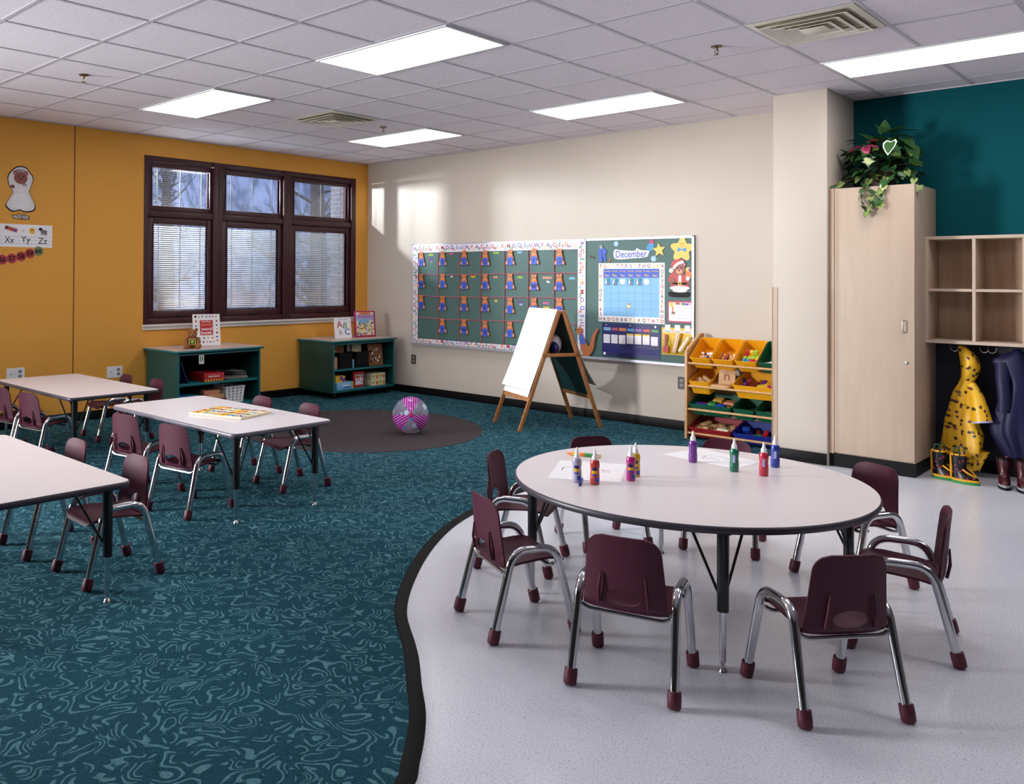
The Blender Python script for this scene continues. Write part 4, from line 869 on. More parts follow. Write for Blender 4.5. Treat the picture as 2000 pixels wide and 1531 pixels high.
# right section
p = B(); p.prism(smoothpts([(-.03,.03),(-.022,.055),(.018,.05),(.045,.02),(.05,-.01),(.03,-.015),(.048,-.075),(.03,-.085),(.012,-.04),(.0,-.09),(-.03,-.095),(-.04,-.03),(-.045,.01)],3),0,0.006,C['blue']); p.ell(-0.012,0.058,0.018,0.018,0.006,0.009,C['grey'],14); p.rect(-0.006,0.0,-0.06,0.03,0.006,0.008,C['navy'])
single(p,'coat_cutout','small blue coat shaped cutout at the top left of the calendar','cutout',M=Bd(3.523,1.70,0.0004))
def snow(x, z, r, label):
    p = B(); p.prism(smoothpts([(r*(1.0 if k%2==0 else 0.82)*cos(pi*k/6),r*(1.0 if k%2==0 else 0.82)*sin(pi*k/6)) for k in range(12)],2),0,0.0015,C['lightblue']); 
    for k in range(3): p.rect(-r*0.8,r*0.8,-r*0.06,r*0.06,0.0015,0.002,C['white'],R('Z',60*k))
    p.ell(0,0,r*0.3,r*0.3,0.002,0.0024,C['lilac'],10); single(p,'snowflake_cutout',label,'cutout',M=Bd(x,z,0.0004),group='snowflake cutouts')
snow(3.68,1.787,0.030,'pale blue snowflake cutout above the word December'); snow(4.09,1.632,0.032,'pale blue snowflake cutout below the small yellow star')
t = thing('december_sign','lilac paper sign reading December above the calendar','sign',M=Bd(3.85,1.683,0.0004)@R('Z',0.5))
p = B(); p.prism(smoothpts([(-.19,.045),(-.12,.04),(.03,.03),(.06,.055),(.10,.035),(.19,.025),(.185,-.0),(.16,-.035),(.0,-.045),(-.18,-.045)],4),0,0.0015,C['white']); p.build('backing',t)
p = B(); p.text('December',0.098,-0.002,0.0,0.0022,mat('december_blue',(112,120,190),0.6),width=0.345,bold=0.022); p.build('lettering',t)
p = B(); p.prism(smoothpts([(-.035,-.045),(.03,-.05),(.04,.01),(.03,.03),(.0,.03),(-.02,.01)],3),0,0.002,C['skyblue'],R('Z',-10)); p.prism(smoothpts([(-.015,.02),(.035,.02),(.03,.05),(.01,.06),(-.01,.05)],3),0.002,0.0035,C['magenta'],R('Z',-10)); single(p,'mitten_cutout','blue and magenta mitten cutout left of the small yellow star','cutout',M=Bd(4.055,1.765,0.0004))
def star(x, z, R1, R2, rot, m, th, label, bow):
    t = thing('star_cutout', label, 'star', M=Bd(x,z,0.0004)@R('Z',rot), group='yellow star cutouts'); p = B(); P_ = star_pts(R1,R2,5); P_ = [((0.098+0.022*cos(5*(a-pi/2)))*cos(a),(0.098+0.022*cos(5*(a-pi/2)))*sin(a)) for a in [2*pi*q/60 for q in range(60)]] if bow else P_
    p.prism(P_,0,th,m); p.build('star',t)
    if bow:
        q = B()
        for s in (-1,1): q.prism([(0,0.004),(s*0.042,0.020),(s*0.042,-0.022),(0,-0.006)],th,th+0.002,C['skyblue'])
        q.ell(0,0,0.009,0.009,th+0.002,th+0.003,C['lightblue'],10); q.build('bow_tie',t)
        q = B(); q.text('U',0.03,0,0.032,th+0.0008,C['orange']); q.ell(-0.012,0.055,0.004,0.005,th,th+0.001,C['black'],8); q.ell(0.012,0.055,0.004,0.005,th,th+0.001,C['black'],8); q.build('face',t)
star(4.15,1.716,0.072,0.032,6,C['gold'],0.007,'small pointed yellow star cutout right of the mitten',False); star(4.383,1.716,0.118,0.072,-3,C['gold'],0.005,'big rounded yellow star with a blue bow tie at the board top right',True)
p = B(); p.ell(0,0,0.012,0.018,0,0.003,C['redbrown'],10); p.ell(0,0.006,0.008,0.008,0.003,0.005,C['orange'],10); single(p,'small_pin','small red brown pin above the calendar left corner','pin',M=Bd(3.607,1.623,0.0004))
p = B(); p.tube([(-0.03,0.012,0.004),(0.0,0.0,0.006),(0.018,-0.004,0.006)],0.006,C['brown'],8); p.ell(0.02,-0.006,0.01,0.01,0.001,0.010,C['darkgreen'],10); single(p,'clip_magnet','small brown and green clip left of the blue coat cutout','clip',M=Bd(3.40,1.66,0.0004))
# calendar
t = thing('wall_calendar','blue month calendar chart with a letter border on the green board','calendar',M=Bd(3.843,1.297,0.0004)); w, h = 0.728, 0.592
p = B(); q = B(); q.rect(-w/2,w/2,-h/2,h/2,0,0.001,C['white']); rr = random.Random(6); g = ['R','A','C','S','E','Q','N','G','P','D','K','B','T','H']; gc = ['redbrown','red','orange','brown','darkred','gold']
for k in range(15):
    for yy in (h/2-0.030,-h/2+0.026): q.text(rr.choice(g),0.048,-w/2+0.024+(w-0.048)*k/14,yy,0.0014,C[rr.choice(gc)],bold=0.02)
for k in range(10):
    for xx in (-w/2+0.026,w/2-0.026): q.text(rr.choice(g),0.046,xx,h/2-0.085-(h-0.16)*k/9.0,0.0014,C[rr.choice(gc)],bold=0.02)
q.build('letter_border',t)
p = B(); iw, i0, i1 = 0.308, -0.236, 0.238; p.rect(-iw,iw,i0,i1,0.001,0.0018,C['lightblue']); p.rect(-iw,iw,0.150,i1,0.0018,0.0022,C['blue'])
for k in range(1,7): p.rect(-iw+k*2*iw/7-0.0012,-iw+k*2*iw/7+0.0012,i0,0.150,0.0018,0.0021,mat('calendar_line',(96,150,196),0.6))
for k in range(1,5): p.rect(-iw,iw,0.150-0.0772*k-0.0012,0.150-0.0772*k+0.0012,0.0018,0.0021,MATS['calendar_line'])
p.build('grid_sheet',t)
p = B()
for k, (a, c) in enumerate((('Sunday','Sun.'),('Monday','Mon.'),('Tuesday','Tues.'),('Wednesday','Wed.'),('Thursday','Thurs.'),('Friday','Fri.'),('Saturday','Sat.'))):
    x = -iw+(k+0.5)*2*iw/7; p.text(a,0.020,x,0.213,0.0027,C['yellow'],width=0.072,bold=0.01); p.text(c,0.032,x,0.173,0.0027,C['gold'],width=0.052,bold=0.015)
p.build('lettering',t)
for k, kind in enumerate('ccsccs'):
    x = 3.843-iw+(k+0.5)*2*iw/7; p = B(); lb = 'day card, %s in the first row of the calendar' % order[k]
    if kind == 'c':
        p.rect(-0.034,0.034,-0.036,0.036,0,0.002,C['skyblue']); p.rect(-0.020,-0.006,-0.030,0.024,0.002,0.003,C['white']); p.rect(-0.020,-0.010,0.004,0.03,0.003,0.0035,C['yellow']); p.ell(0.01,-0.024,0.02,0.008,0.002,0.003,C['brown'],10); p.rect(0.004,0.026,0.0,0.03,0.002,0.003,C['teal'])
        single(p,'day_card','blue candle '+lb,'calendar card',M=Bd(x,1.408,0.003)@R('Z',-14 if k==1 else 0),group='calendar day cards')
    else:
        p.prism(star_pts(0.034,0.024,8),0,0.002,C['white']); p.text('3' if k==2 else '6',0.026,0,0,0.0026,C['grey']); single(p,'day_card','white snowflake '+lb,'calendar card',M=Bd(x,1.408,0.003),group='calendar day cards')
p = B(); p.ell(0,0,0.018,0.024,0,0.002,C['cream'],12); p.ell(0,-0.018,0.018,0.009,0.002,0.003,C['gold'],12); p.ell(0,0.014,0.016,0.006,0.002,0.003,C['brown'],10); p.rect(0.01,0.05,0.021,0.024,0,0.0015,C['grey']); single(p,'figure_cutout','tiny figure cutout stuck on the lower part of the calendar','cutout',M=Bd(3.826,1.170,0.003))
# santa bear
t = thing('holiday_bear_cutout','brown bear cutout in a red holiday suit and black boots, below the big star','bear cutout',M=Bd(4.362,1.442,0.0004))
p = B(); p.prism(smoothpts([(-.07,.07),(-.04,.04),(.05,.04),(.075,.02),(.095,-.03),(.085,-.06),(.09,-.10),(-.09,-.10),(-.085,-.05),(-.115,-.03),(-.12,.0),(-.10,.03)],4),0.0,0.002,C['red']); p.rect(-0.014,0.014,-0.06,0.045,0.002,0.003,C['white']); p.rect(-0.075,0.075,-0.058,-0.038,0.003,0.004,C['black']); p.prism(rrect(0.034,0.034,0.008),0.004,0.005,C['yellow'],T(0,-0.048,0)); p.prism(rrect(0.016,0.016,0.004),0.005,0.0055,C['black'],T(0,-0.048,0)); p.ell(0,-0.092,0.10,0.022,0.003,0.0045,C['white'],18); p.ell(-0.0,-0.118,0.075,0.014,0.002,0.0035,C['white'],16); p.build('suit',t)
p = B(); bear_face(p,-0.005,0.085,0.062,C['redbrown'],C['salmon'],0.0045); p.ell(-0.075,-0.02,0.028,0.026,0.0045,0.006,C['redbrown'],14); p.build('face',t)
p = B(); p.prism(smoothpts([(-.085,.09),(-.08,.15),(-.04,.178),(.03,.182),(.04,.165),(-.02,.15),(-.06,.115)],4),0.007,0.008,C['red']); p.prism(smoothpts([(-.07,.10),(-.04,.14),(.02,.168),(.045,.158),(.03,.142),(-.015,.128),(-.05,.09)],4),0.008,0.009,C['white']); p.ell(-0.085,0.075,0.022,0.022,0.008,0.0095,C['white'],14); p.build('hat',t)
p = B(); p.prism(smoothpts([(-.105,-.125),(0,-.135),(.095,-.13),(.10,-.165),(.06,-.178),(-.06,-.178),(-.11,-.165)],4),0.0,0.0026,C['black']); p.build('boots',t)
p = B(); p.prism([(.055,.07),(.118,.06),(.11,-.0),(.07,.0)],0.003,0.005,C['orange']); p.ell(0.085,0.085,0.026,0.022,0.003,0.0045,C['gold'],12); p.ell(0.10,0.082,0.014,0.014,0.0045,0.0055,C['purple'],10); p.ell(0.082,0.0,0.018,0.022,0.0055,0.007,C['white'],12); p.build('toy_sack',t)
# small chart
t = thing('wall_chart','white chart with a red border below the bear in the red suit','chart',M=Bd(4.364,1.125,0.0004))
p = B(); p.prism(rrect(0.256,0.208,0.02),0,0.001,C['magenta']); p.prism(rrect(0.226,0.178,0.012),0.001,0.0016,C['card']); p.build('chart_sheet',t)
p = B(); p.ell(-0.085,0.07,0.02,0.024,0.0016,0.0024,C['yellow'],14); p.rect(-0.08,-0.068,-0.01,0.05,0.0016,0.0022,C['orange']); p.rect(-0.085,-0.05,-0.022,-0.002,0.0022,0.0026,C['brown'])
for k in range(6): p.ell(-0.035+k*0.022,0.078-0.001*k,0.011,0.012,0.0016,0.0022,C[['red','redbrown','gold','darkgreen','blue','purple'][k]],8)
p.prism([(.085,.09),(.105,.07),(.11,.06),(.09,.075)],0.0016,0.0022,C['red'])
for k in range(4): p.rect(-0.105,0.108,0.035-k*0.032,0.0362-k*0.032,0.0016,0.0018,C['grey'])
p.build('print',t)
# blue pocket chart
t = thing('pocket_chart','navy blue hanging pocket chart with seven white cards below the calendar','pocket chart',M=Bd(3.843,0.822,0.0004))
p = B(); p.prism(rrect(0.64,0.336,0.012),0,0.004,C['navy'])
for y in (0.01,-0.075): p.rect(-0.31,0.31,y-0.052,y,0.004,0.0055,mat('navy_vinyl',(34,34,110),0.2))
p.build('chart_body',t)
for x in (-0.27,0.0,0.27): p = B(); p.lathe([(0.009,0.004),(0.009,0.006),(0.004,0.006)],M_STEEL,12,T(x,0.148,0)); p.build('grommet',t)
for k, m in enumerate(('lightblue','magenta','orange','skyblue','purple','red','green')):
    x = -0.26+k*0.0875; p = B(); p.rect(-0.039,0.039,-0.015,0.015,0,0.001,C[m]); p.rect(-0.028,0.028,-0.004,0.004,0.001,0.0013,C['grey']); single(p,'day_tag','%s paper strip, %s in the row of the navy pocket chart' % (m,order[k]),'paper strip',M=Bd(3.843+x,0.822+0.107-0.0035*0,0.0045),group='coloured strips in the pocket chart')
for k in range(7):
    x = -0.265+k*0.0875; p = B(); p.rect(-0.037,0.037,-0.044,0.044,0,0.001,C['card'])
    if k in (3,4,5): p.rect(-0.037,0.037,0.040,0.056,0.0002,0.0014,C['yellow'])
    single(p,'white_card','white card, %s in the row of the navy pocket chart' % order[k],'card',M=Bd(3.843+x,0.822+0.008+(0.006 if k in (3,4,5) else 0),0.006),group='white cards in the pocket chart')
p = B(); p.rect(-0.014,0.014,-0.013,0.013,0,0.001,C['white']); single(p,'price_sticker','small white square sticker at the lower left of the navy pocket chart','sticker',M=Bd(3.553,0.68,0.0045))
# yellow pocket chart
t = thing('pocket_chart','yellow clear-pocket chart with counting sticks at the right end of the board','pocket chart',M=Bd(4.340,0.842,0.0004))
p = B(); p.rect(-0.16,0.16,-0.13,0.13,0,0.003,C['yellow'])
p.grid(lambda u, v: (-0.158+0.316*u, 0.018-0.14*v-0.015*sin(pi*u*3)**2*(1-v), 0.004+0.016*sin(pi*((u*3)%1))*(0.3+0.7*sin(pi*v))),31,8,mat('pocket_yellow',(206,170,50),0.15)); p.build('chart_body',t)
for k, x in enumerate((-0.10,0.0,0.10)):
    p = B(); p.rect(-0.028,0.028,-0.004,0.05,0,0.001,C['card']); p.rect(-0.045,0.045,-0.026,-0.002,0.001,0.002,C['card']); p.rect(-0.03,0.03,-0.018,-0.010,0.002,0.0023,C['grey']); p.text(['100','10','1'][k] if False else '+'[0:0] or 'I',0.0001,0,0.02,0.0015,C['grey']) if False else None
    single(p,'label_card','white label card, %s at the top of the yellow pocket chart' % ['left','middle','right'][k],'card',M=Bd(4.340+x,0.842+0.108,0.0036),group='labels of the yellow pocket chart')
for k, (x, a, m) in enumerate(((-0.118,6,'salmon'),(-0.108,-2,'redbrown'),(-0.012,-14,'tan'),(0.0,-10,'cream'),(0.012,-14,'tan'),(0.10,-32,'tan'),(0.085,-34,'cream'))):
    p = B(); p.rect(-0.011,0.011,-0.095,0.095 if 1<k<5 else 0.075,0,0.003,C[m]); single(p,'counting_stick','%s counting stick in the yellow pocket chart, %s from the left' % (m,order[k]),'stick',M=Bd(4.340+x,0.842-0.01,0.022+0.003*k)@R('Z',a),group='counting sticks in the yellow chart')
p = B(); p.rect(-0.026,0.026,-0.03,0.03,0,0.003,C['red']); p.rect(-0.02,0.0,0.0,0.02,0.003,0.004,C['magenta']); single(p,'red_card','small red card in the left pocket of the yellow chart','card',M=Bd(4.235,0.765,0.030))
# kangaroo
t = thing('kangaroo_cutout','brown kangaroo cutout in a blue shirt at the bottom of the green board','animal cutout',M=Bd(3.345,0.785,0.0120))
p = B(); p.prism(smoothpts([(-.115,.085),(-.135,.11),(-.125,.13),(-.095,.135),(-.085,.165),(-.07,.14),(-.04,.13),(-.055,.105),(-.06,.08),(-.03,.04),(.0,-.01),(.03,-.05),(.05,.0),(.065,.06),(.10,.115),(.135,.145),(.14,.13),(.11,.07),(.095,.0),(.085,-.07),(.05,-.125),(.01,-.155),(-.07,-.155),(-.075,-.14),(-.045,-.125),(-.07,-.08),(-.075,-.03),(-.09,.02),(-.09,.06)],3),0,0.003,C['kangaroo_brown']); p.build('body',t)
p = B(); p.prism(smoothpts([(-.085,.062),(-.05,.068),(-.02,.02),(-.01,-.02),(-.06,-.03),(-.08,-.0)],3),0.003,0.005,mat('shirt_blue',(70,96,186),0.6)); p.build('shirt',t)
p = B(); p.ell(-0.128,0.118,0.009,0.008,0.003,0.005,C['black'],10); p.ell(-0.10,0.122,0.004,0.005,0.003,0.0045,C['black'],8); p.build('face',t)

# ------------------------------------------------------------------ easel
ec = Vector((3.32,-0.688,0.0065)); wa = Vector((0.8925,-0.451,0)); da = Vector((0.451,0.8925,0))
ME = Matrix(((wa.x,da.x,0,ec.x),(wa.y,da.y,0,ec.y),(0,0,1,ec.z),(0,0,0,1)))
t = thing('easel','wooden double-sided easel, white paper pad in front and green chalkboard behind','easel',M=ME)
EH = 1.125; HW = 0.275; HD = 0.415
def leg_at(z, s): return s*(HD*(1-z/EH)+0.018)
for s in (-1,1):
    fr = thing('easel_frame','','') if False else None
    for w in (-1,1):
        p = B(); d = Vector((0,leg_at(EH,s)-leg_at(0,s),EH)); L = d.length; ang = atan2(d.y,d.z)
        A = T(w*HW,leg_at(0,s),0) @ Matrix.Rotation(-ang,4,'X'); p.box((0,0,L/2),(0.020,0.036,L),M_OAK,A,0.002); p.build('leg',t)
    def panel(z0, z1, m, name, th, x0, x1, off):
        p = B(); y0, y1 = leg_at(z0,s)+s*off, leg_at(z1,s)+s*off
        p.add([(x0,y0,z0),(x1,y0,z0),(x1,y1,z1),(x0,y1,z1),(x0,y0+s*th,z0),(x1,y0+s*th,z0),(x1,y1+s*th,z1),(x0,y1+s*th,z1)],[(0,1,2,3),(7,6,5,4),(0,4,5,1),(2,6,7,3),(1,5,6,2),(0,3,7,4)],m); p.build(name,t)
    panel(0.31,EH-0.03,M_CHALK,'chalkboard' if s>0 else 'board_panel',0.006,-HW+0.011,HW-0.011,-0.003)
    panel(0.275,0.31,M_OAK,'bottom_rail',0.02,-HW+0.011,HW-0.011,-0.01)
    panel(EH-0.04,EH-0.005,M_OAK,'top_rail',0.018,-HW+0.011,HW-0.011,-0.009)
for w in (-1,1):
    p = B(); z = 0.688; p.bx(w*HW-0.010,w*HW+0.010,leg_at(z,-1)-0.02,leg_at(z,1)+0.02,z,z+0.032,M_OAK,0.002); p.build('cross_bar',t)
p = B(); z = 0.695; p.bx(-HW+0.012,HW-0.012,leg_at(z,-1)+0.02,leg_at(z,1)-0.02,z-0.006,z+0.002,M_OAK); p.build('tray',t)
p = B(); p.cyl((-HW-0.01,0,EH-0.02),(HW+0.01,0,EH-0.02),0.006,0.006,M_BRASS,10); p.build('hinge',t)
for s in (-1,1):
    q = B(); q.ball((HW+0.012,leg_at(0.70,s),0.70),0.010,M_BRASS,10,8); q.build('wing_nut',t)
# paper pad hanging over the ridge on the front side
def paper(s, z0, z1, x0, x1, off, name, label, marks=False, bend=0.0):
    tt = thing(name, label, 'paper', M=ME); p = B()
    def fn(u, v):
        z = z1+(z0-z1)*v; y = leg_at(z,s)+s*(off+bend*max(0,v-0.5)**2*4*(1-u*0.6)); return (x0+(x1-x0)*u, y, z)
    p.grid(fn,12,16,M_PAPER); p.grid(lambda u, v: tuple(Vector(fn(u,v))+Vector((0,s*0.0012,0))),12,16,M_PAPER); p.build('sheet',tt)
    if marks:
        m = B(); rr = random.Random(9)
        for (xa, za, n_, w_) in ((-0.17,1.02,6,.20),(-0.17,0.97,5,.18),(-0.18,0.915,6,.17),(-0.18,0.87,4,.15),(-0.19,0.81,5,.18),(-0.20,0.755,6,.2),(0.08,0.965,4,.10),(0.05,0.90,4,.12),(0.02,0.85,5,.16),(0.05,0.79,4,.12),(0.03,0.73,6,.17)):
            for k in range(n_):
                x = xa+w_*k/n_; z = za+rr.uniform(-.006,.006); y = leg_at(z,s)+s*(off+0.0022); l = rr.uniform(.014,.028)
                if rr.random() < .25: continue
                y2 = leg_at(z+0.012,s)+s*(off+0.0022); mm = C[rr.choice(['lilac','grey','lilac','grey','blue','lime'])]
                m.add([(x,y,z),(x+l,y,z),(x+l,leg_at(z+0.003,s)+s*(off+0.0022),z+0.003),(x,leg_at(z+0.003,s)+s*(off+0.0022),z+0.003)],[(0,1,2,3)],mm); m.add([(x+l*.4,y,z),(x+l*.5,y,z),(x+l*.6,y2,z+.014),(x+l*.5,y2,z+.014)],[(0,1,2,3)],mm)
        m.build('handwriting',tt)
    return tt
paper(-1,0.315,EH-0.06,-HW+0.0,HW-0.02,0.020,'paper_sheet','white paper sheet showing below the top sheet on the easel')
paper(-1,0.375,EH+0.012,-HW-0.03,HW+0.0,0.026,'paper_pad','white paper pad with faint handwriting clipped over the easel front',True,0.02)
paper(1,0.40,EH+0.0,-HW-0.03,HW+0.01,0.030,'paper_pad','white paper pad hanging on the back side of the easel',False,0.16)
for k, (x, y, m, lb) in enumerate(((0.20,-0.10,'darkred','dark red cup lying in the easel tray'),(0.17,-0.02,'navy','navy cloth bundle in the easel tray'),(0.10,0.03,'card','pale cloth bundle in the easel tray'))):
    p = B(); 
    if k == 0: p.lathe([(0.022,0),(0.030,0.06),(0.027,0.06),(0.019,0.004)],C[m],16,R('X',80)@T(0,0.0,0))
    else: p.ball((0,0,0.032+0.03*k),(0.07,0.045+0.02*(k-1),0.032+0.03*k),C[m],16,10)
    single(p,['paint_cup','cloth_bundle','cloth_bundle'][k],lb,['cup','cloth','cloth'][k],M=ME@T(x,y,0.6985+(0.030 if k==0 else 0.001)))

# ------------------------------------------------------------------ toy bin shelf
SX0, SX1 = 4.588, 5.40
t = thing('toy_bin_shelf','pine toy storage rack of slanted bins between the board and the pillar','toy storage rack',(SX0,0,0.0065)); Wd = SX1-SX0
for x in (0,Wd-0.022):
    p = B(); p.M = T(x,0,0) @ Matrix(((0,0,1,0),(1,0,0,0),(0,1,0,0),(0,0,0,1))); p.prism([(-0.372,0),(-0.03,0),(-0.03,0.93),(-0.10,0.93),(-0.372,0.785)],0,0.022,M_PINE); p.build('side_panel',t)
RZ = [0.676,0.472,0.265,0.052]
for z in RZ:
    p = B(); p.cyl((0.022,-0.352,z),(Wd-0.022,-0.352,z),0.011,0.011,M_PINE,14); p.build('front_dowel',t)
    p = B(); p.cyl((0.022,-0.050,z+0.135 if z==RZ[0] else z+0.08),(Wd-0.022,-0.050,z+0.135 if z==RZ[0] else z+0.08),0.011,0.011,M_PINE,14); p.build('rear_dowel',t)
def make_bin(x0, x1, zf, tilt, m, label, depth=0.125, L=0.30):
    w = x1-x0; M = T((x0+x1)/2,-0.372,zf+0.0065) @ R('X',tilt)
    t = thing('storage_bin', label, 'bin', M=M, group='slanted toy bins'); p = B()
    def rr_(sc, z, o=0.0): return [(x*1.0, y+L/2, z) for x, y in rrect(w*sc-o, L*sc-o, 0.02)]
    p.ring([rr_(0.86,-depth),rr_(0.985,-0.012),rr_(0.985,0.0),rr_(0.985,0.0,0.008),rr_(0.86,-depth+0.004,0.006)],m,True,True,True); p.build('bin_body',t,sharp=35)
    q = B(); q.ring([rr_(1.0,-0.010),rr_(1.0,0.002),rr_(0.965,0.002),rr_(0.965,-0.003),rr_(0.98,-0.010)],m,True,False,True); o = [rr_(1.0,-0.010),rr_(0.98,-0.010)]; q.ring(o,m,True,False,True); q.build('rim',t,sharp=35)
    return M
BINS = {}
BINS['a'] = make_bin(4.628,4.822,0.724,35,C['binyellow'],'yellow bin of dominoes, leftmost on the top row'); BINS['b'] = make_bin(4.832,5.026,0.724,35,C['binyellow'],'yellow bin of small wooden figures, second on the top row'); BINS['c'] = make_bin(5.034,5.228,0.724,35,C['binyellow'],'yellow bin of coloured cubes, third on the top row'); BINS['d'] = make_bin(5.236,5.39,0.724,35,C['bingreen'],'green bin at the right end of the top row')
BINS['e'] = make_bin(4.620,4.815,0.516,20,C['binyellow'],'yellow bin of wooden wedges, left of the second row'); BINS['f'] = make_bin(5.018,5.39,0.516,20,C['binyellow'],'wide yellow bin of bright plastic shapes on the second row')
BINS['g'] = make_bin(4.620,5.012,0.313,16,C['bingreen'],'wide green bin of foam blocks on the third row',0.10); BINS['h'] = make_bin(5.020,5.208,0.313,16,C['bingreen'],'dark green bin in the middle of the third row',0.10); BINS['i'] = make_bin(5.214,5.39,0.313,16,C['bingreen'],'dark green bin at the right end of the third row',0.10)
BINS['j'] = make_bin(4.618,5.012,0.104,14,C['binred'],'wide red bin of wooden blocks on the bottom row',0.09); BINS['k'] = make_bin(5.018,5.39,0.104,14,C['binblue'],'wide blue bin of plastic toys on the bottom row',0.09)
rs = random.Random(11)
def toy(kind, bin_, x, y, z, m, label, cat, rot=(0,0,0), s=(0.03,0.03,0.03), group=None, name=None):
    p = B()
    if kind == 'cube': p.box((0,0,0),s,m,bev=0.002)
    elif kind == 'wedge': p.prism([(-s[0]/2,-s[1]/2),(s[0]/2,-s[1]/2),(-s[0]/2,s[1]/2)],-s[2]/2,s[2]/2,m)
    elif kind == 'roof': p.prism([(-s[0]/2,-s[1]/2),(s[0]/2,-s[1]/2),(0,s[1]/2)],-s[2]/2,s[2]/2,m)
    elif kind == 'peg': p.tube([(-s[0]/2,0,0),(s[0]/2,0,0)],s[1]/2,m,10)
    elif kind == 'gear':
        p.prism([((s[0]/2 if k%2 else s[0]*0.4)*cos(2*pi*(k//2*2+k%2)/24),(s[0]/2 if k%2 else s[0]*0.4)*sin(2*pi*(k//2*2+k%2)/24)) for k in range(24)],-s[2]/2,s[2]/2,m)
    elif kind == 'figure': p.ball((0,s[1]*0.35,0),(s[0]*0.32,s[0]*0.32,s[2]*0.5),m,10,8); p.prism([(-s[0]*.3,-s[1]/2),(s[0]*.3,-s[1]/2),(s[0]*.22,s[1]*.2),(-s[0]*.22,s[1]*.2)],-s[2]/2,s[2]/2,m)
    single(p,name or 'toy_block',label,cat,M=BINS[bin_]@T(x,y,z)@Euler(rot).to_matrix().to_4x4(),group=group)
for k in range(12):
    toy('cube','a',-0.01+0.028*(k%4)-0.02,0.075+0.030*(k//4),-0.075+0.010*(k//4)+0.004*(k%3),C['white'] if k%3 else C['navy'],'%s domino tile in the leftmost yellow bin' % ('white' if k%3 else 'navy'),'domino',(rs.uniform(-.5,.5),rs.uniform(-.5,.5),rs.uniform(-1,1)),(0.04,0.02,0.009),'%s dominoes in the leftmost yellow bin' % ('white' if k%3 else 'navy'),'domino_tile')
for k in range(10):
    cn = ['brown','salmon','darkred','tan','white'][k%5]; toy('figure','b',-0.05+0.028*(k%5),0.06+0.045*(k//5),-0.066+0.008*(k%3)+0.01*(k//5),C[cn],'%s wooden figure in the second yellow bin' % {'tan':'tan','salmon':'pink'}.get(cn,cn),'figure',(rs.uniform(.6,1.2),rs.uniform(-.4,.4),rs.uniform(-.6,.6)),(0.03,0.075,0.012),'%s wooden figures in the second yellow bin' % cn,'wooden_figure')
k = 0
for r in range(4):
    for c in range(4):
        cn = [['red','yellow','lime','lime'],['lime','lime','lime','yellow'],['skyblue','skyblue','red','red'],['lime','yellow','red','orange']][r][c]
        toy('cube','c',-0.048+0.034*c,0.15-0.034*r,-0.060-0.004*(c%2),C[cn],'%s toy cube stacked in the third yellow bin' % cn,'toy cube',(0,0,rs.uniform(-.05,.05)),(0.032,0.032,0.032),'%s cubes in the third yellow bin' % cn,'toy_cube')
for c in range(3): cn = ['red','yellow','lime'][c]; toy('cube','c',-0.03+0.034*c,0.165,-0.026,C[cn],'%s toy cube on top of the stack in the third yellow bin' % cn,'toy cube',(0,0,0.03*c),(0.032,0.032,0.032),None,'toy_cube')
toy('cube','d',-0.02,0.07,-0.075,C['white'],'white card lying in the green bin of the top row','card',(0.2,0,0.4),(0.08,0.06,0.01),None,'white_box')
for k in range(4): toy('wedge','e',-0.05+0.03*k,0.10+0.035*(k%2),-0.052+0.008*k,M_BLOCK,'wooden wedge block, %s from the left in the second row yellow bin' % order[k],'wooden block',(radians(75),0,rs.uniform(-.5,.5)),(0.11,0.06,0.028),None,'wooden_wedge')
for k, (x, y, z, m, kd, s, cn) in enumerate(((-.14,.10,-.05,'purple','figure',(.05,.09,.012),'purple'),(-.11,.16,-.045,'magenta','figure',(.05,.09,.012),'magenta'),(-.05,.07,-.055,'teal','gear',(.05,.05,.014),'teal'),(-.01,.08,-.05,'teal','gear',(.05,.05,.014),'dark teal'),(-.04,.15,-.045,'darkred','figure',(.06,.10,.012),'dark red'),(.02,.17,-.04,'purple','figure',(.06,.10,.012),'bright purple'),(.07,.10,-.035,'yellow','roof',(.12,.10,.014),'yellow'),(.13,.08,-.022,'magenta','gear',(.085,.085,.016),'large magenta'),(.13,.08,-.012,'gold','cube',(.03,.03,.008),'gold'),(.11,.18,-.04,'green','figure',(.06,.10,.012),'green'),(-.15,.19,-.05,'blue','figure',(.05,.09,.012),'blue'))):
    toy(kd,'f',x,y,z,C[m],'%s plastic shape in the wide yellow bin' % cn,'plastic toy',(rs.uniform(-.3,.5),rs.uniform(-.3,.3),rs.uniform(-.8,.8)) if kd!='cube' else (0,0,0.1),s,None,'plastic_shape')
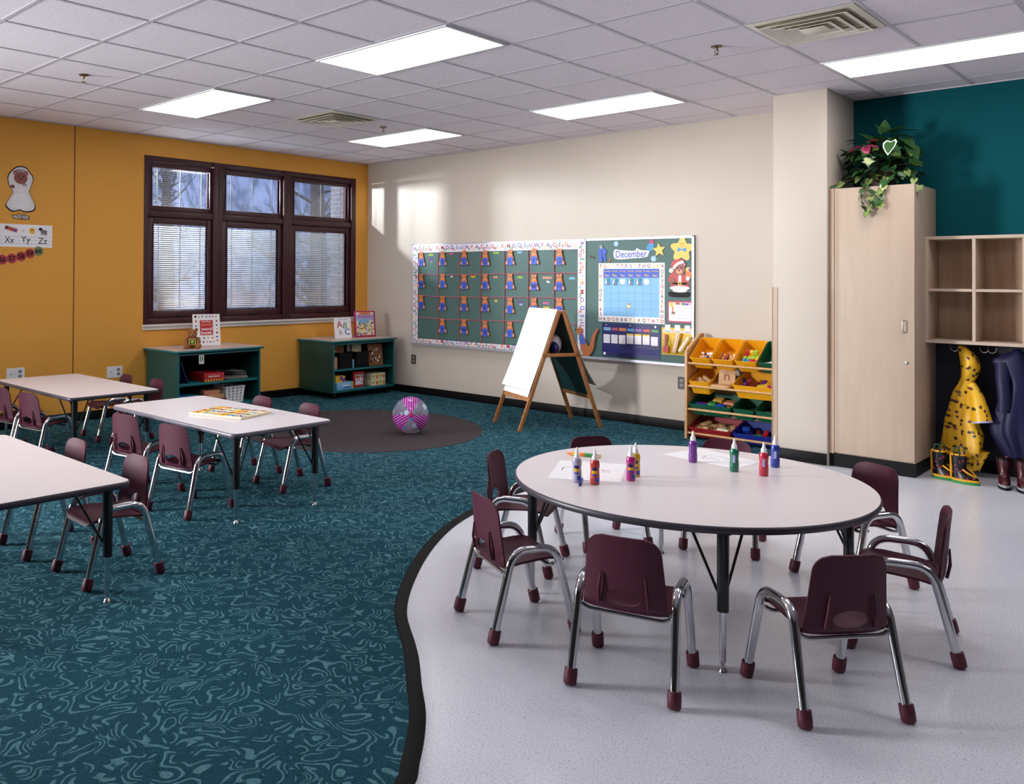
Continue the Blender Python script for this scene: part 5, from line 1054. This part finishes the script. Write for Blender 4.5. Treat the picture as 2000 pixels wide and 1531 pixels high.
# letter boards between the bins of the second row
for k, (x, y, a, m) in enumerate(((4.90,-0.22,18,'tan'),(4.93,-0.27,14,'cream'))):
    q = B(); q.M = WB(0,0,0); q.rect(-0.07,0.07,0,0.125,0,0.008,M_BLOCK); q.text('n',0.12,0.0,0.06,0.0086,C['brown'],bold=0.01) if k else None
    single(q,'letter_tile',['plain wooden tile standing behind the letter tile','wooden tile with a brown n, standing beside the second row yellow bin'][k],'wooden tile',M=T(x,y,0.512)@R('Z',8*k)@R('X',-a))
p = B(); p.box((0,0,0),(0.17,0.10,0.02),M_BLOCK,bev=0.002); single(p,'wooden_plank','flat wooden board lying on the dowel beside the letter tile','wooden board',M=T(4.905,-0.315,0.50)@R('X',6))
for k, (x, y, w_, l_, m, cn) in enumerate(((-.11,.08,.11,.09,'magenta','pink'),(-.11,.065,.11,.06,'blue','blue'),(-.02,.11,.07,.07,'green','green'),(-.02,.05,.05,.03,'red','small red'),(.06,.08,.08,.08,'blue','dark blue'),(.0,.20,.08,.08,'gold','mustard'),(.10,.20,.09,.08,'salmon','orange'),(.15,.05,.03,.03,'yellow','small yellow'))):
    toy('cube','g',x,y,-0.050+0.008*(k%3),C[m],'%s foam block in the wide green bin' % cn,'foam block',(rs.uniform(-.1,.1),0,rs.uniform(-.1,.1)),(w_,l_,0.045),None,'foam_block')
for k, (b_, x, y, m) in enumerate((('h',-.03,.08,'darkred'),('h',.03,.16,'black'),('i',.02,.06,'gold'),('i',-.03,.12,'grey'),('i',.04,.17,'purple'))): toy('cube',b_,x,y,-0.066,C[m],'%s block at the bottom of the %s dark green bin' % (m,'middle' if b_=='h' else 'right'),'toy block',(0,0,0.4*k),(0.04,0.04,0.03))
for k in range(14):
    r = k//7; toy('cube','j',-.15+.048*(k%7),.09+.085*r,-0.045+0.010*(k%3),M_BLOCK,'plain wooden block in the wide red bin','wooden block',(rs.uniform(-.25,.25),rs.uniform(-.25,.25),rs.uniform(-.6,.6)),(0.05,0.09-0.02*(k%2),0.028),'wooden blocks in the red bin','wooden_block')
toy('cube','j',.10,.06,-.012,C['cream'],'pale plank lying on the wooden blocks in the red bin','wooden block',(0.1,0,-.2),(0.11,0.035,0.012),None,'wooden_block')
for k, (x, y, m, kd, s) in enumerate(((-.08,.10,'navy','cube',(.06,.06,.04)),(-.02,.16,'darkred','figure',(.07,.10,.02)),(.05,.14,'red','figure',(.07,.10,.02)),(.02,.06,'green','roof',(.16,.06,.015)),(.12,.08,'darkgreen','roof',(.09,.08,.02)),(.13,.17,'purple','cube',(.05,.05,.04)),(-.13,.17,'blue','cube',(.06,.05,.04)))): toy(kd,'k',x,y,-0.045+.006*k%0.02,C[m],'%s plastic toy in the wide blue bin' % m,'plastic toy',(rs.uniform(-.2,.2),0,rs.uniform(-.6,.6)),s,None,'plastic_toy')

# ------------------------------------------------------------------ tall cabinet and plant
t = thing('tall_cabinet','tall birch cabinet with one door, right of the pillar, plant on top','cabinet',(5.884,0,0.0005)); cw, cd, ctop = 0.584, 0.60, 2.142
p = B(); p.bx(0,cw,-cd+0.022,-0.001,0.10,ctop-0.0,M_BIRCH,0.002); p.bx(0,0.036,-cd+0.004,-cd+0.0218,0.10,ctop,M_BIRCHD); p.build('body',t)
p = B(); p.bx(0.040,cw,-cd,-cd+0.0195,0.112,ctop-0.003,M_BIRCH,0.0015); d = p.build('door',t)
q = B(); q.tube(rnd([(0.515,-cd-0.0003,1.14),(0.515,-cd-0.03,1.14),(0.515,-cd-0.03,1.055),(0.515,-cd-0.0003,1.055)],0.012),0.0045,M_STEEL,10); q.build('handle',d)
q = B(); q.M = Matrix(((1,0,0,0.535),(0,0,-1,-cd),(0,1,0,0.833),(0,0,0,1))); q.lathe([(0.012,0.0),(0.012,0.003),(0.004,0.004)],M_STEEL,14); q.build('lock',d)
p = B(); p.bx(0.0,cw,-cd+0.025,-0.001,0.0,0.0995,M_BLACKB); p.bx(0.0,cw+0.004,-cd+0.018,-cd+0.0248,0,0.0995,M_BLACKB); p.build('toe_kick',t)
# plant
def leaf_shape(kind):
    if kind == 'heart': return [(0,0),(.30,-.12),(.46,.12),(.40,.42),(.2,.75),(0,1.0),(-.2,.75),(-.40,.42),(-.46,.12),(-.30,-.12)]
    if kind == 'ivy': return [(0,0),(.25,-.1),(.5,.05),(.36,.32),(.56,.5),(.26,.6),(0,1.0),(-.26,.6),(-.56,.5),(-.36,.32),(-.5,.05),(-.25,-.1)]
    return [(0,0),(.10,.12),(.16,.35),(.14,.65),(.06,.88),(0,1.0),(-.06,.88),(-.14,.65),(-.16,.35),(-.10,.12)]
def add_leaf(p, M, size, kind, m, m_in=None, droop=0.25):
    P_ = leaf_shape(kind)
    def bend(x, y, dz=0): return (x*size, y*size, (0.18*abs(x)-droop*y*y+dz)*size)
    n = len(P_); c = bend(0,0.42); vs = [bend(x,y) for x,y in P_]+[c]; p.add(vs,[(i,(i+1)%n,n) for i in range(n)],m,True,M)
    if m_in: q = [(x*0.80,0.42+(y-0.42)*0.82) for x,y in P_]; vs = [bend(x,y,0.012) for x,y in q]+[bend(0,0.42,0.012)]; p.add(vs,[(i,(i+1)%n,n) for i in range(n)],m_in,True,M)
LG = [mat('leaf_dark',(26,58,34),0.35,vary=0.2,scale=30),mat('leaf_mid',(50,92,44),0.35,vary=0.2,scale=30),mat('leaf_light',(126,150,70),0.4,vary=0.15,scale=30),mat('leaf_blue',(60,92,84),0.4,vary=0.2,scale=40)]
M_LC = mat('leaf_cream',(186,196,132),0.4); M_LW = mat('leaf_white',(236,238,226),0.4); M_LP = mat('leaf_pink',(196,66,110),0.4,vary=0.2,scale=40); M_STEM = mat('stem',(66,50,36),0.6)
PB = Vector((6.185,-0.34,2.1435))
t = thing('potted_plant','bushy variegated plant with trailing ivy on top of the tall cabinet','plant',PB)
p = B(); p.lathe([(0.07,0.0),(0.095,0.12),(0.10,0.125),(0.092,0.125),(0.088,0.11),(0.001,0.11)],mat('pot',(60,36,30),0.6),24); p.build('pot',t)
rs = random.Random(21); fol = B(); stem = B()
def look(d, roll=0):
    y = d.normalized(); x = y.cross(Vector((0,0,1))); x = x.normalized() if x.length > 1e-3 else Vector((1,0,0)); z = x.cross(y); return Matrix(((x.x,y.x,z.x,0),(x.y,y.y,z.y,0),(x.z,y.z,z.z,0),(0,0,0,1))) @ R('Y',roll)
for k in range(240):
    a = rs.uniform(0,2*pi); r = rs.uniform(0.04,0.235); z = 0.06+rs.random()**0.8*0.33*(1-0.35*(r/0.24)**2); pos = Vector((r*cos(a),r*0.85*sin(a),z))
    if pos.z < 0.02: continue
    if k%5==0: stem.tube([(0,0,0.11),(pos.x*0.5,pos.y*0.5,pos.z*0.6+0.06),tuple(pos)],[0.004,0.003,0.002],M_STEM,5)
    d = Vector((cos(a)+rs.uniform(-.6,.6),sin(a)+rs.uniform(-.6,.6),rs.uniform(-.7,.5))); s = rs.uniform(0.055,0.10); kd = rs.choice(['ivy','ivy','heart']); m = LG[rs.choice([0,0,1,1,1,3])]
    add_leaf(fol,T(*pos)@look(d,rs.uniform(-40,40)),s,kd,m,LG[2] if rs.random()<.22 else None)
for (x,y,z,dx,dy,dz,s) in ((0.02,-0.02,0.43,.1,-.2,1,.10),(0.03,-.02,.42,.7,-.2,.25,.17),(0.06,-.03,.42,.9,-.2,.1,.22),(0.05,-.02,.40,.9,-.1,-.05,.20),(0.0,-.04,.42,-.3,-.2,.9,.09),(-.10,-.02,.37,-.8,-.2,.2,.16),(-.09,-.05,.36,-.7,-.4,.05,.15),(.16,-.05,.36,.6,-.3,-.5,.13),(.2,-.05,.30,.5,-.3,-.8,.14),(-.06,-.05,.37,-.5,-.4,.5,.12)):
    add_leaf(fol,T(x,y,z)@look(Vector((dx,dy,dz)),rs.uniform(-20,20)),s,'long' if s>.14 else 'heart',LG[1] if s<.18 else LG[0],LG[2] if s<.13 else None,0.15)
fol.build('foliage',t,sharp=180); stem.build('stems',t)
p = B()
for (x,z,dx,dz,s,m) in ((-.10,.30,-.8,-.3,.10,M_LP),(-.05,.31,.9,-.15,.10,M_LP),(-.055,.30,.2,-1,.070,M_LP),(0.02,.34,-.8,.1,.07,mat('leaf_red',(120,40,44),0.4))): add_leaf(p,T(x,-.21,z)@look(Vector((dx,-.35,dz)),10),s,'heart',m,M_LW if m is M_LC else None,0.1)
p.build('pink_leaf',t,sharp=180)
p = B(); add_leaf(p,T(0.12,-.22,.325)@look(Vector((-.12,-.45,-1)),0)@R('Y',0),0.115,'heart',M_LW,LG[1],0.05); p.build('white_edged_leaf',t,sharp=180)
p = B(); add_leaf(p,T(-.03,-.22,.22)@look(Vector((.1,-.5,-1)),0),0.09,'ivy',LG[3],M_LC,0.05); add_leaf(p,T(0.0,-.24,.14)@look(Vector((-.6,-.5,-.5)),0),0.08,'ivy',LG[3],LG[1],0.05); p.build('silver_leaf',t,sharp=180)
def vine(pts, label, n_, seed, ms):
    rr = random.Random(seed); P_ = spline(pts,6); v = B(); v.tube(P_,0.0025,M_STEM,5)
    for k in range(n_):
        q = P_[int((k+0.6)/n_*(len(P_)-1))]; add_leaf(v,T(*q)@look(Vector((rr.uniform(-.8,.8),-.45,-.9)),rr.uniform(-30,30)),rr.uniform(.05,.07),rr.choice(['heart','ivy']),ms[k%len(ms)],LG[2] if k%3==1 else (LG[1] if k%3==2 else None),0.1)
    v.build('trailing_vine',t,sharp=180)
yf = -0.275
vine([(-.03,-.10,.10),(-.06,yf+.02,.04),(-.06,yf,-.02),(-.065,yf-.01,-.10),(-.05,yf-.01,-.17)],'',7,1,[LG[0],LG[1]]); vine([(-.02,-.10,.10),(-.03,yf+.02,.03),(0,yf,-.06),(0.0,yf-.02,-.14),(-.02,yf-.02,-.21)],'',8,2,[LG[2],LG[1]]); vine([(.06,-.10,.10),(.09,yf+.02,.04),(.08,yf,-.02),(.06,yf-.01,-.09),(.07,yf-.01,-.15)],'',8,3,[LG[1],M_LC]); vine([(-.1,-.1,.1),(-.2,-.2,.05),(-.3,yf+.05,.02),(-.335,yf+.02,.012)],'',4,4,[LG[2]]); vine([(.15,-.1,.1),(.22,-.18,.10),(.27,-.2,.04),(.31,-.2,-.03)],'',5,5,[LG[1],LG[2]])

# ------------------------------------------------------------------ cubbies, coats and boots
t = thing('cubby_shelf','birch cubby shelf unit with open compartments on the teal wall','cubby shelf',(6.466,0,0.970)); n_c = 8; pw = 0.2985; H_ = 0.795; Dp = 0.305
def PL(x0,x1,z0,z1,name): p = B(); p.bx(x0,x1,-Dp,-0.013,z0,z1,M_BIRCH,0.0015); p.bx(x0+0.001,x1-0.001,-Dp-0.0012,-Dp,z0+0.001,z1-0.001,mat('birch_front',(196,175,157),0.5)); p.build(name,t)
Wc = n_c*pw+0.022
PL(0,Wc,0,0.024,'bottom_panel'); PL(0,Wc,H_-0.024,H_,'top_panel')
for k in range(n_c+1): PL(k*pw,k*pw+0.022,0.0245,H_-0.0245,'divider')
for k in range(n_c): PL(k*pw+0.0225,(k+1)*pw-0.0005,0.385,0.405,'shelf')
p = B(); p.bx(0,Wc,-0.0125,-0.001,0,H_,M_BIRCHD); p.build('back_panel',t)
b = B(); b.bx(6.4665,6.4665+Wc,-0.010,-0.0005,0.0955,0.968,M_CUBSHADE); struct(b.build('trim_6'))  # dark sheet over the teal wall, shade below the cubbies as colour
def hook(x, k):
    t = thing('coat_hook','double chrome coat hook under the cubby shelf, %s' % k,'hook',(x,-0.20,0.9693),group='coat hooks'); p = B()
    for s in (-1,1): p.tube([(0,0,0),(0,0,-0.035)]+[(s*(0.024-0.024*cos(a)),0,-0.035-0.024*sin(a)) for a in [pi*i/8 for i in range(1,8)]]+[(s*0.05,0,-0.020)],0.0028,M_CHROME,8)
    p.build('double_hook',t); q = B(); q.lathe([(0.012,0),(0.012,-0.004),(0.004,-0.005)],M_CHROME,12); q.build('base_plate',t)
for k, x in enumerate((6.655,6.843,7.027)): hook(x,['left one holding the yellow raincoat','middle one, bare','right one holding the blue coat'][k])
# yellow raincoat: lofted cloth
def loft(p, rings, m, n=40, fold=0.0, seed=0, amp=0.0):
    """rings: (z, cx, cy, rx, ry)"""
    rr = random.Random(seed); ph = [rr.uniform(0,6.28) for _ in range(6)]
    R_ = [Vector((r[0],r[1],r[2])) for r in rings]; S = []
    P1 = spline([(r[0],r[1],r[2]) for r in rings],5); P2 = spline([(r[3],r[4],0) for r in rings],5)
    out = []
    for k, (a, c) in enumerate(zip(P1,P2)):
        z, cx, cy = a; rx, ry = c.x, c.y; t_ = k/len(P1); r = []
        for i in range(n):
            th = 2*pi*i/n; f = 1+amp*t_*(sin(5*th+ph[0]+2*t_)+0.6*sin(8*th+ph[1]-3*t_))+fold*sin(3*th+ph[2]+6*t_)
            r.append((cx+rx*f*cos(th), cy+ry*f*sin(th), z))
        out.append(r)
    p.ring(out,m,True,True,True)
M_RAIN = raincoat_material()
t = thing('raincoat','yellow child raincoat with dark flower print hanging from the left hook','coat',(6.70,-0.205,0.0))
p = B(); loft(p,[(0.955,-0.03,0,0.008,0.008),(0.94,-0.015,0,0.030,0.022),(0.88,0.02,0,0.054,0.05),(0.82,0.034,0,0.062,0.06),(0.76,0.030,0,0.056,0.055),(0.70,0.015,0,0.045,0.04)],M_RAIN,36,0.06,3,0.02); p.build('hood',t,sharp=80)
p = B(); loft(p,[(0.705,0.012,0,0.042,0.038),(0.67,0.015,0,0.058,0.046),(0.60,0.005,0,0.085,0.055),(0.50,-0.005,0,0.098,0.062),(0.40,-0.02,0,0.105,0.066),(0.30,-0.005,0.0,0.120,0.07),(0.20,-0.01,0.0,0.118,0.07),(0.15,-0.02,0,0.112,0.068)],M_RAIN,64,0.08,5,0.20); p.build('coat_body',t,sharp=80)
p = B(); loft(p,[(0.19,0.06,0,0.085,0.06),(0.12,0.055,0,0.062,0.052),(0.06,0.05,0,0.047,0.04),(0.045,0.052,0,0.042,0.038)],M_RAIN,48,0.10,8,0.14); p.build('coat_tail',t,sharp=80)
p = B(); P_ = spline([(0.045,-0.03,0.675),(0.085,-0.06,0.60),(0.105,-0.075,0.52),(0.125,-0.085,0.415)],6)
p.tube(P_,[0.028+0.034*k/(len(P_)-1) for k in range(len(P_))],M_RAIN,24,True); p.build('sleeve',t,sharp=60)
e = P_[-1]; p = B(); p.tube([e+Vector((-0.0008,0.0004,0.006)),e+Vector((0.001,-0.0006,-0.005))],[0.0625,0.0640],C['lilac'],24); p.build('cuff',t)
p = B(); loft(p,[(0.50,-0.075,0.0,0.030,0.03),(0.42,-0.085,0,0.036,0.034),(0.30,-0.10,0,0.040,0.036),(0.20,-0.105,0,0.042,0.038)],M_RAIN,24,0.05,9,0.04); p.build('sleeve',t,sharp=60)
M_BLUEC = mat('coat_blue',(13,13,60),0.55,vary=0.15,scale=20)
t = thing('blue_coat','dark blue shiny coat hanging at the right edge under the cubbies','coat',(7.0,-0.20,0.0))
p = B(); loft(p,[(0.95,0.02,0,0.012,0.012),(0.92,0.01,0,0.05,0.04),(0.86,-0.02,0,0.115,0.06),(0.78,0.0,0,0.095,0.06),(0.70,0.02,0,0.085,0.06),(0.58,0.01,0,0.105,0.07),(0.45,-0.01,0,0.125,0.075),(0.35,-0.015,0,0.125,0.075),(0.25,0.01,0,0.10,0.065),(0.17,0.02,0,0.07,0.05)],M_BLUEC,64,0.03,13,0.14); p.build('coat_body',t,sharp=80)
p = B(); P_ = spline([(-0.07,-0.03,0.84),(-0.06,-0.07,0.72),(-0.05,-0.08,0.60),(-0.055,-0.08,0.50)],6); p.tube(P_,[0.045-0.008*k/(len(P_)-1) for k in range(len(P_))],M_BLUEC,20); p.build('sleeve',t,sharp=60)
t = thing('pale_coat','pale grey coat just showing at the right edge beside the blue coat','coat',(7.245,-0.21,0.0))
p = B(); loft(p,[(0.93,0,0,0.012,0.012),(0.88,0,0,0.06,0.05),(0.78,0,0,0.115,0.06),(0.6,0,0,0.115,0.07),(0.45,0,0,0.10,0.07)],mat('coat_pale',(150,170,180),0.5),36,0.05,17,0.05); p.build('coat_body',t,sharp=80)
p = B(); p.tube([(-0.10,-0.02,0.84),(-0.105,-0.05,0.70),(-0.085,-0.06,0.55)],[0.04,0.045,0.04],MATS['coat_pale'],16); p.build('sleeve',t)
M_BDOT = boot_dots_material()
def boot(x, y, deg, style, label, group):
    t = thing('rain_boot', label, 'boot', (x,y,0.0008), (0,0,radians(deg)), group=group); s = 0.86
    shaft = M_BDOT if style=='y' else mat('boot_red',(58,10,18),0.3); trim = C['binyellow'] if style=='y' else C['black']; sole = C['green'] if style=='y' else C['black']
    def sec(z, x0, x1, w, n=24): return [((x0+x1)/2+(x1-x0)/2*cos(2*pi*k/n), w*sin(2*pi*k/n), z) for k in range(n)]
    p = B(); p.ring([sec(0.016,-0.045,0.125,0.034),sec(0.035,-0.046,0.126,0.036),sec(0.055,-0.045,0.110,0.034),sec(0.075,-0.043,0.070,0.033),sec(0.095,-0.043,0.046,0.034),sec(0.15,-0.046,0.046,0.040),sec(0.205,-0.050,0.050,0.045),sec(0.205,-0.047,0.047,0.042),sec(0.10,-0.040,0.042,0.030)],shaft,True,True,True); p.build('boot_upper',t,sharp=50)
    p = B(); p.ring([sec(0.0,-0.047,0.128,0.037),sec(0.010,-0.050,0.132,0.040),sec(0.018,-0.048,0.129,0.038)],sole,True,True,True); p.build('sole',t,sharp=50)
    p = B(); p.ring([sec(0.0185,-0.048,0.129,0.0375),sec(0.030,-0.0485,0.130,0.0385),sec(0.032,-0.046,0.126,0.036)],trim if style=='y' else C['grey'],True,False,True); p.build('foxing_band',t)
    p = B(); p.ring([sec(0.195,-0.0505,0.0505,0.0455),sec(0.208,-0.0515,0.0515,0.0465),sec(0.208,-0.046,0.046,0.041)],trim,True,False,True); p.build('top_band',t)
    if style == 'y':
        p = B()
        for sy in (-1,1): p.tube(rnd([(-0.018,sy*0.043,0.19),(-0.018,sy*0.043,0.25),(0.018,sy*0.043,0.25),(0.018,sy*0.043,0.19)],0.018),0.0045,C['darkgreen'],8)
        p.build('pull_loop',t)
        p = B(); p.tube([(-0.0478+0.001*k,-0.012,0.03+0.0165*k) if False else (-0.047-0.0003*k,0,0.03+0.0165*k) for k in range(11)],0.010,C['binyellow'],8); p.tube([(0.11*1.0-0.075*u+0.0,sy_*0.036*sin(pi*0.5*min(1,u*1.6)),0.052+0.05*u) for sy_ in (-1,) for u in [k/10 for k in range(11)]],0.006,C['binyellow'],8); p.tube([(0.11-0.075*u,0.036*sin(pi*0.5*min(1,u*1.6)),0.052+0.05*u) for u in [k/10 for k in range(11)]],0.006,C['binyellow'],8); p.build('yellow_piping',t)
boot(6.590,-0.45,-8,'y','black dotted rain boot with yellow trim below the raincoat, left of the pair','yellow and black rain boots'); boot(6.722,-0.50,-8,'y','black dotted rain boot with yellow trim below the raincoat, right of the pair','yellow and black rain boots')
boot(6.975,-0.43,-75,'r','dark red rain boot near the right edge, left of the pair','dark red rain boots'); boot(7.085,-0.45,-75,'r','dark red rain boot at the right edge of the picture','dark red rain boots')

# ------------------------------------------------------------------ lights, world, camera
def area(name, loc, target, sx, sy, power, color=(1,1,1)):
    l = bpy.data.lights.new(name,'AREA'); l.shape = 'RECTANGLE'; l.size = sx; l.size_y = sy; l.energy = power; l.color = color
    o = bpy.data.objects.new(name,l); COL.objects.link(o); o.location = loc; o.rotation_euler = (Vector(target)-Vector(loc)).to_track_quat('-Z','Y').to_euler(); return o
area('window_daylight',(-0.10,-9.6,1.75),(4.5,-3.2,1.2),1.7,1.5,210,(0.97,0.98,1.0)).data.spread = radians(95)  # strobe lamp out of view at the left, placed in the added opening
pl = bpy.data.lights.new('sun_glint','SPOT'); pl.energy = 900; pl.spot_size = radians(125); pl.spot_blend = 0.15; pl.shadow_soft_size = 0.05; pl.color = (0.97,1.0,0.96)  # strobe lamp outside the first window, throws the bright patch on the beige wall
po = bpy.data.objects.new('sun_glint',pl); COL.objects.link(po); po.location = (-0.70,-3.12,2.62); po.rotation_euler = (Vector((0.75,0,1.75))-po.location).to_track_quat('-Z','Y').to_euler()
w = bpy.data.worlds.new('sky'); SC.world = w; w.use_nodes = True; nt = w.node_tree; bg = nt.nodes['Background']
tc = nt.nodes.new('ShaderNodeTexCoord'); sx_ = nt.nodes.new('ShaderNodeSeparateXYZ'); rp = nt.nodes.new('ShaderNodeValToRGB'); nt.links.new(tc.outputs['Generated'],sx_.inputs[0]); nt.links.new(sx_.outputs[2],rp.inputs[0]); nt.links.new(rp.outputs[0],bg.inputs[0])
rp.color_ramp.elements[0].color = (0.62,0.66,0.78,1); rp.color_ramp.elements[1].color = (0.42,0.50,0.78,1); bg.inputs[1].default_value = 1.9
cam = bpy.data.cameras.new('camera'); co = bpy.data.objects.new('camera',cam); COL.objects.link(co); SC.camera = co
F_, PX, PY, TH, PITCH, ROLL = 1667.85, 779.95, 525.28, 0.78341, 0.00967, 0.005045
cam.sensor_fit = 'HORIZONTAL'; cam.sensor_width = 36.0; cam.lens = F_/2000*36.0; cam.shift_x = (1000-PX)/2000; cam.shift_y = -(765.5-PY)/2000; cam.clip_start = 0.05; cam.clip_end = 200
co.matrix_world = T(8.194,-7.636,1.440) @ Matrix.Rotation(TH,4,'Z') @ Matrix.Rotation(pi/2+PITCH,4,'X') @ Matrix.Rotation(ROLL,4,'Z')
SC.cycles.caustics_reflective = False; SC.cycles.caustics_refractive = False
vs_ = SC.view_settings; vs_.view_transform = 'Standard'; vs_.look = 'None'; vs_.gamma = 1.0; vs_.exposure = 0.40; vs_.use_curve_mapping = False
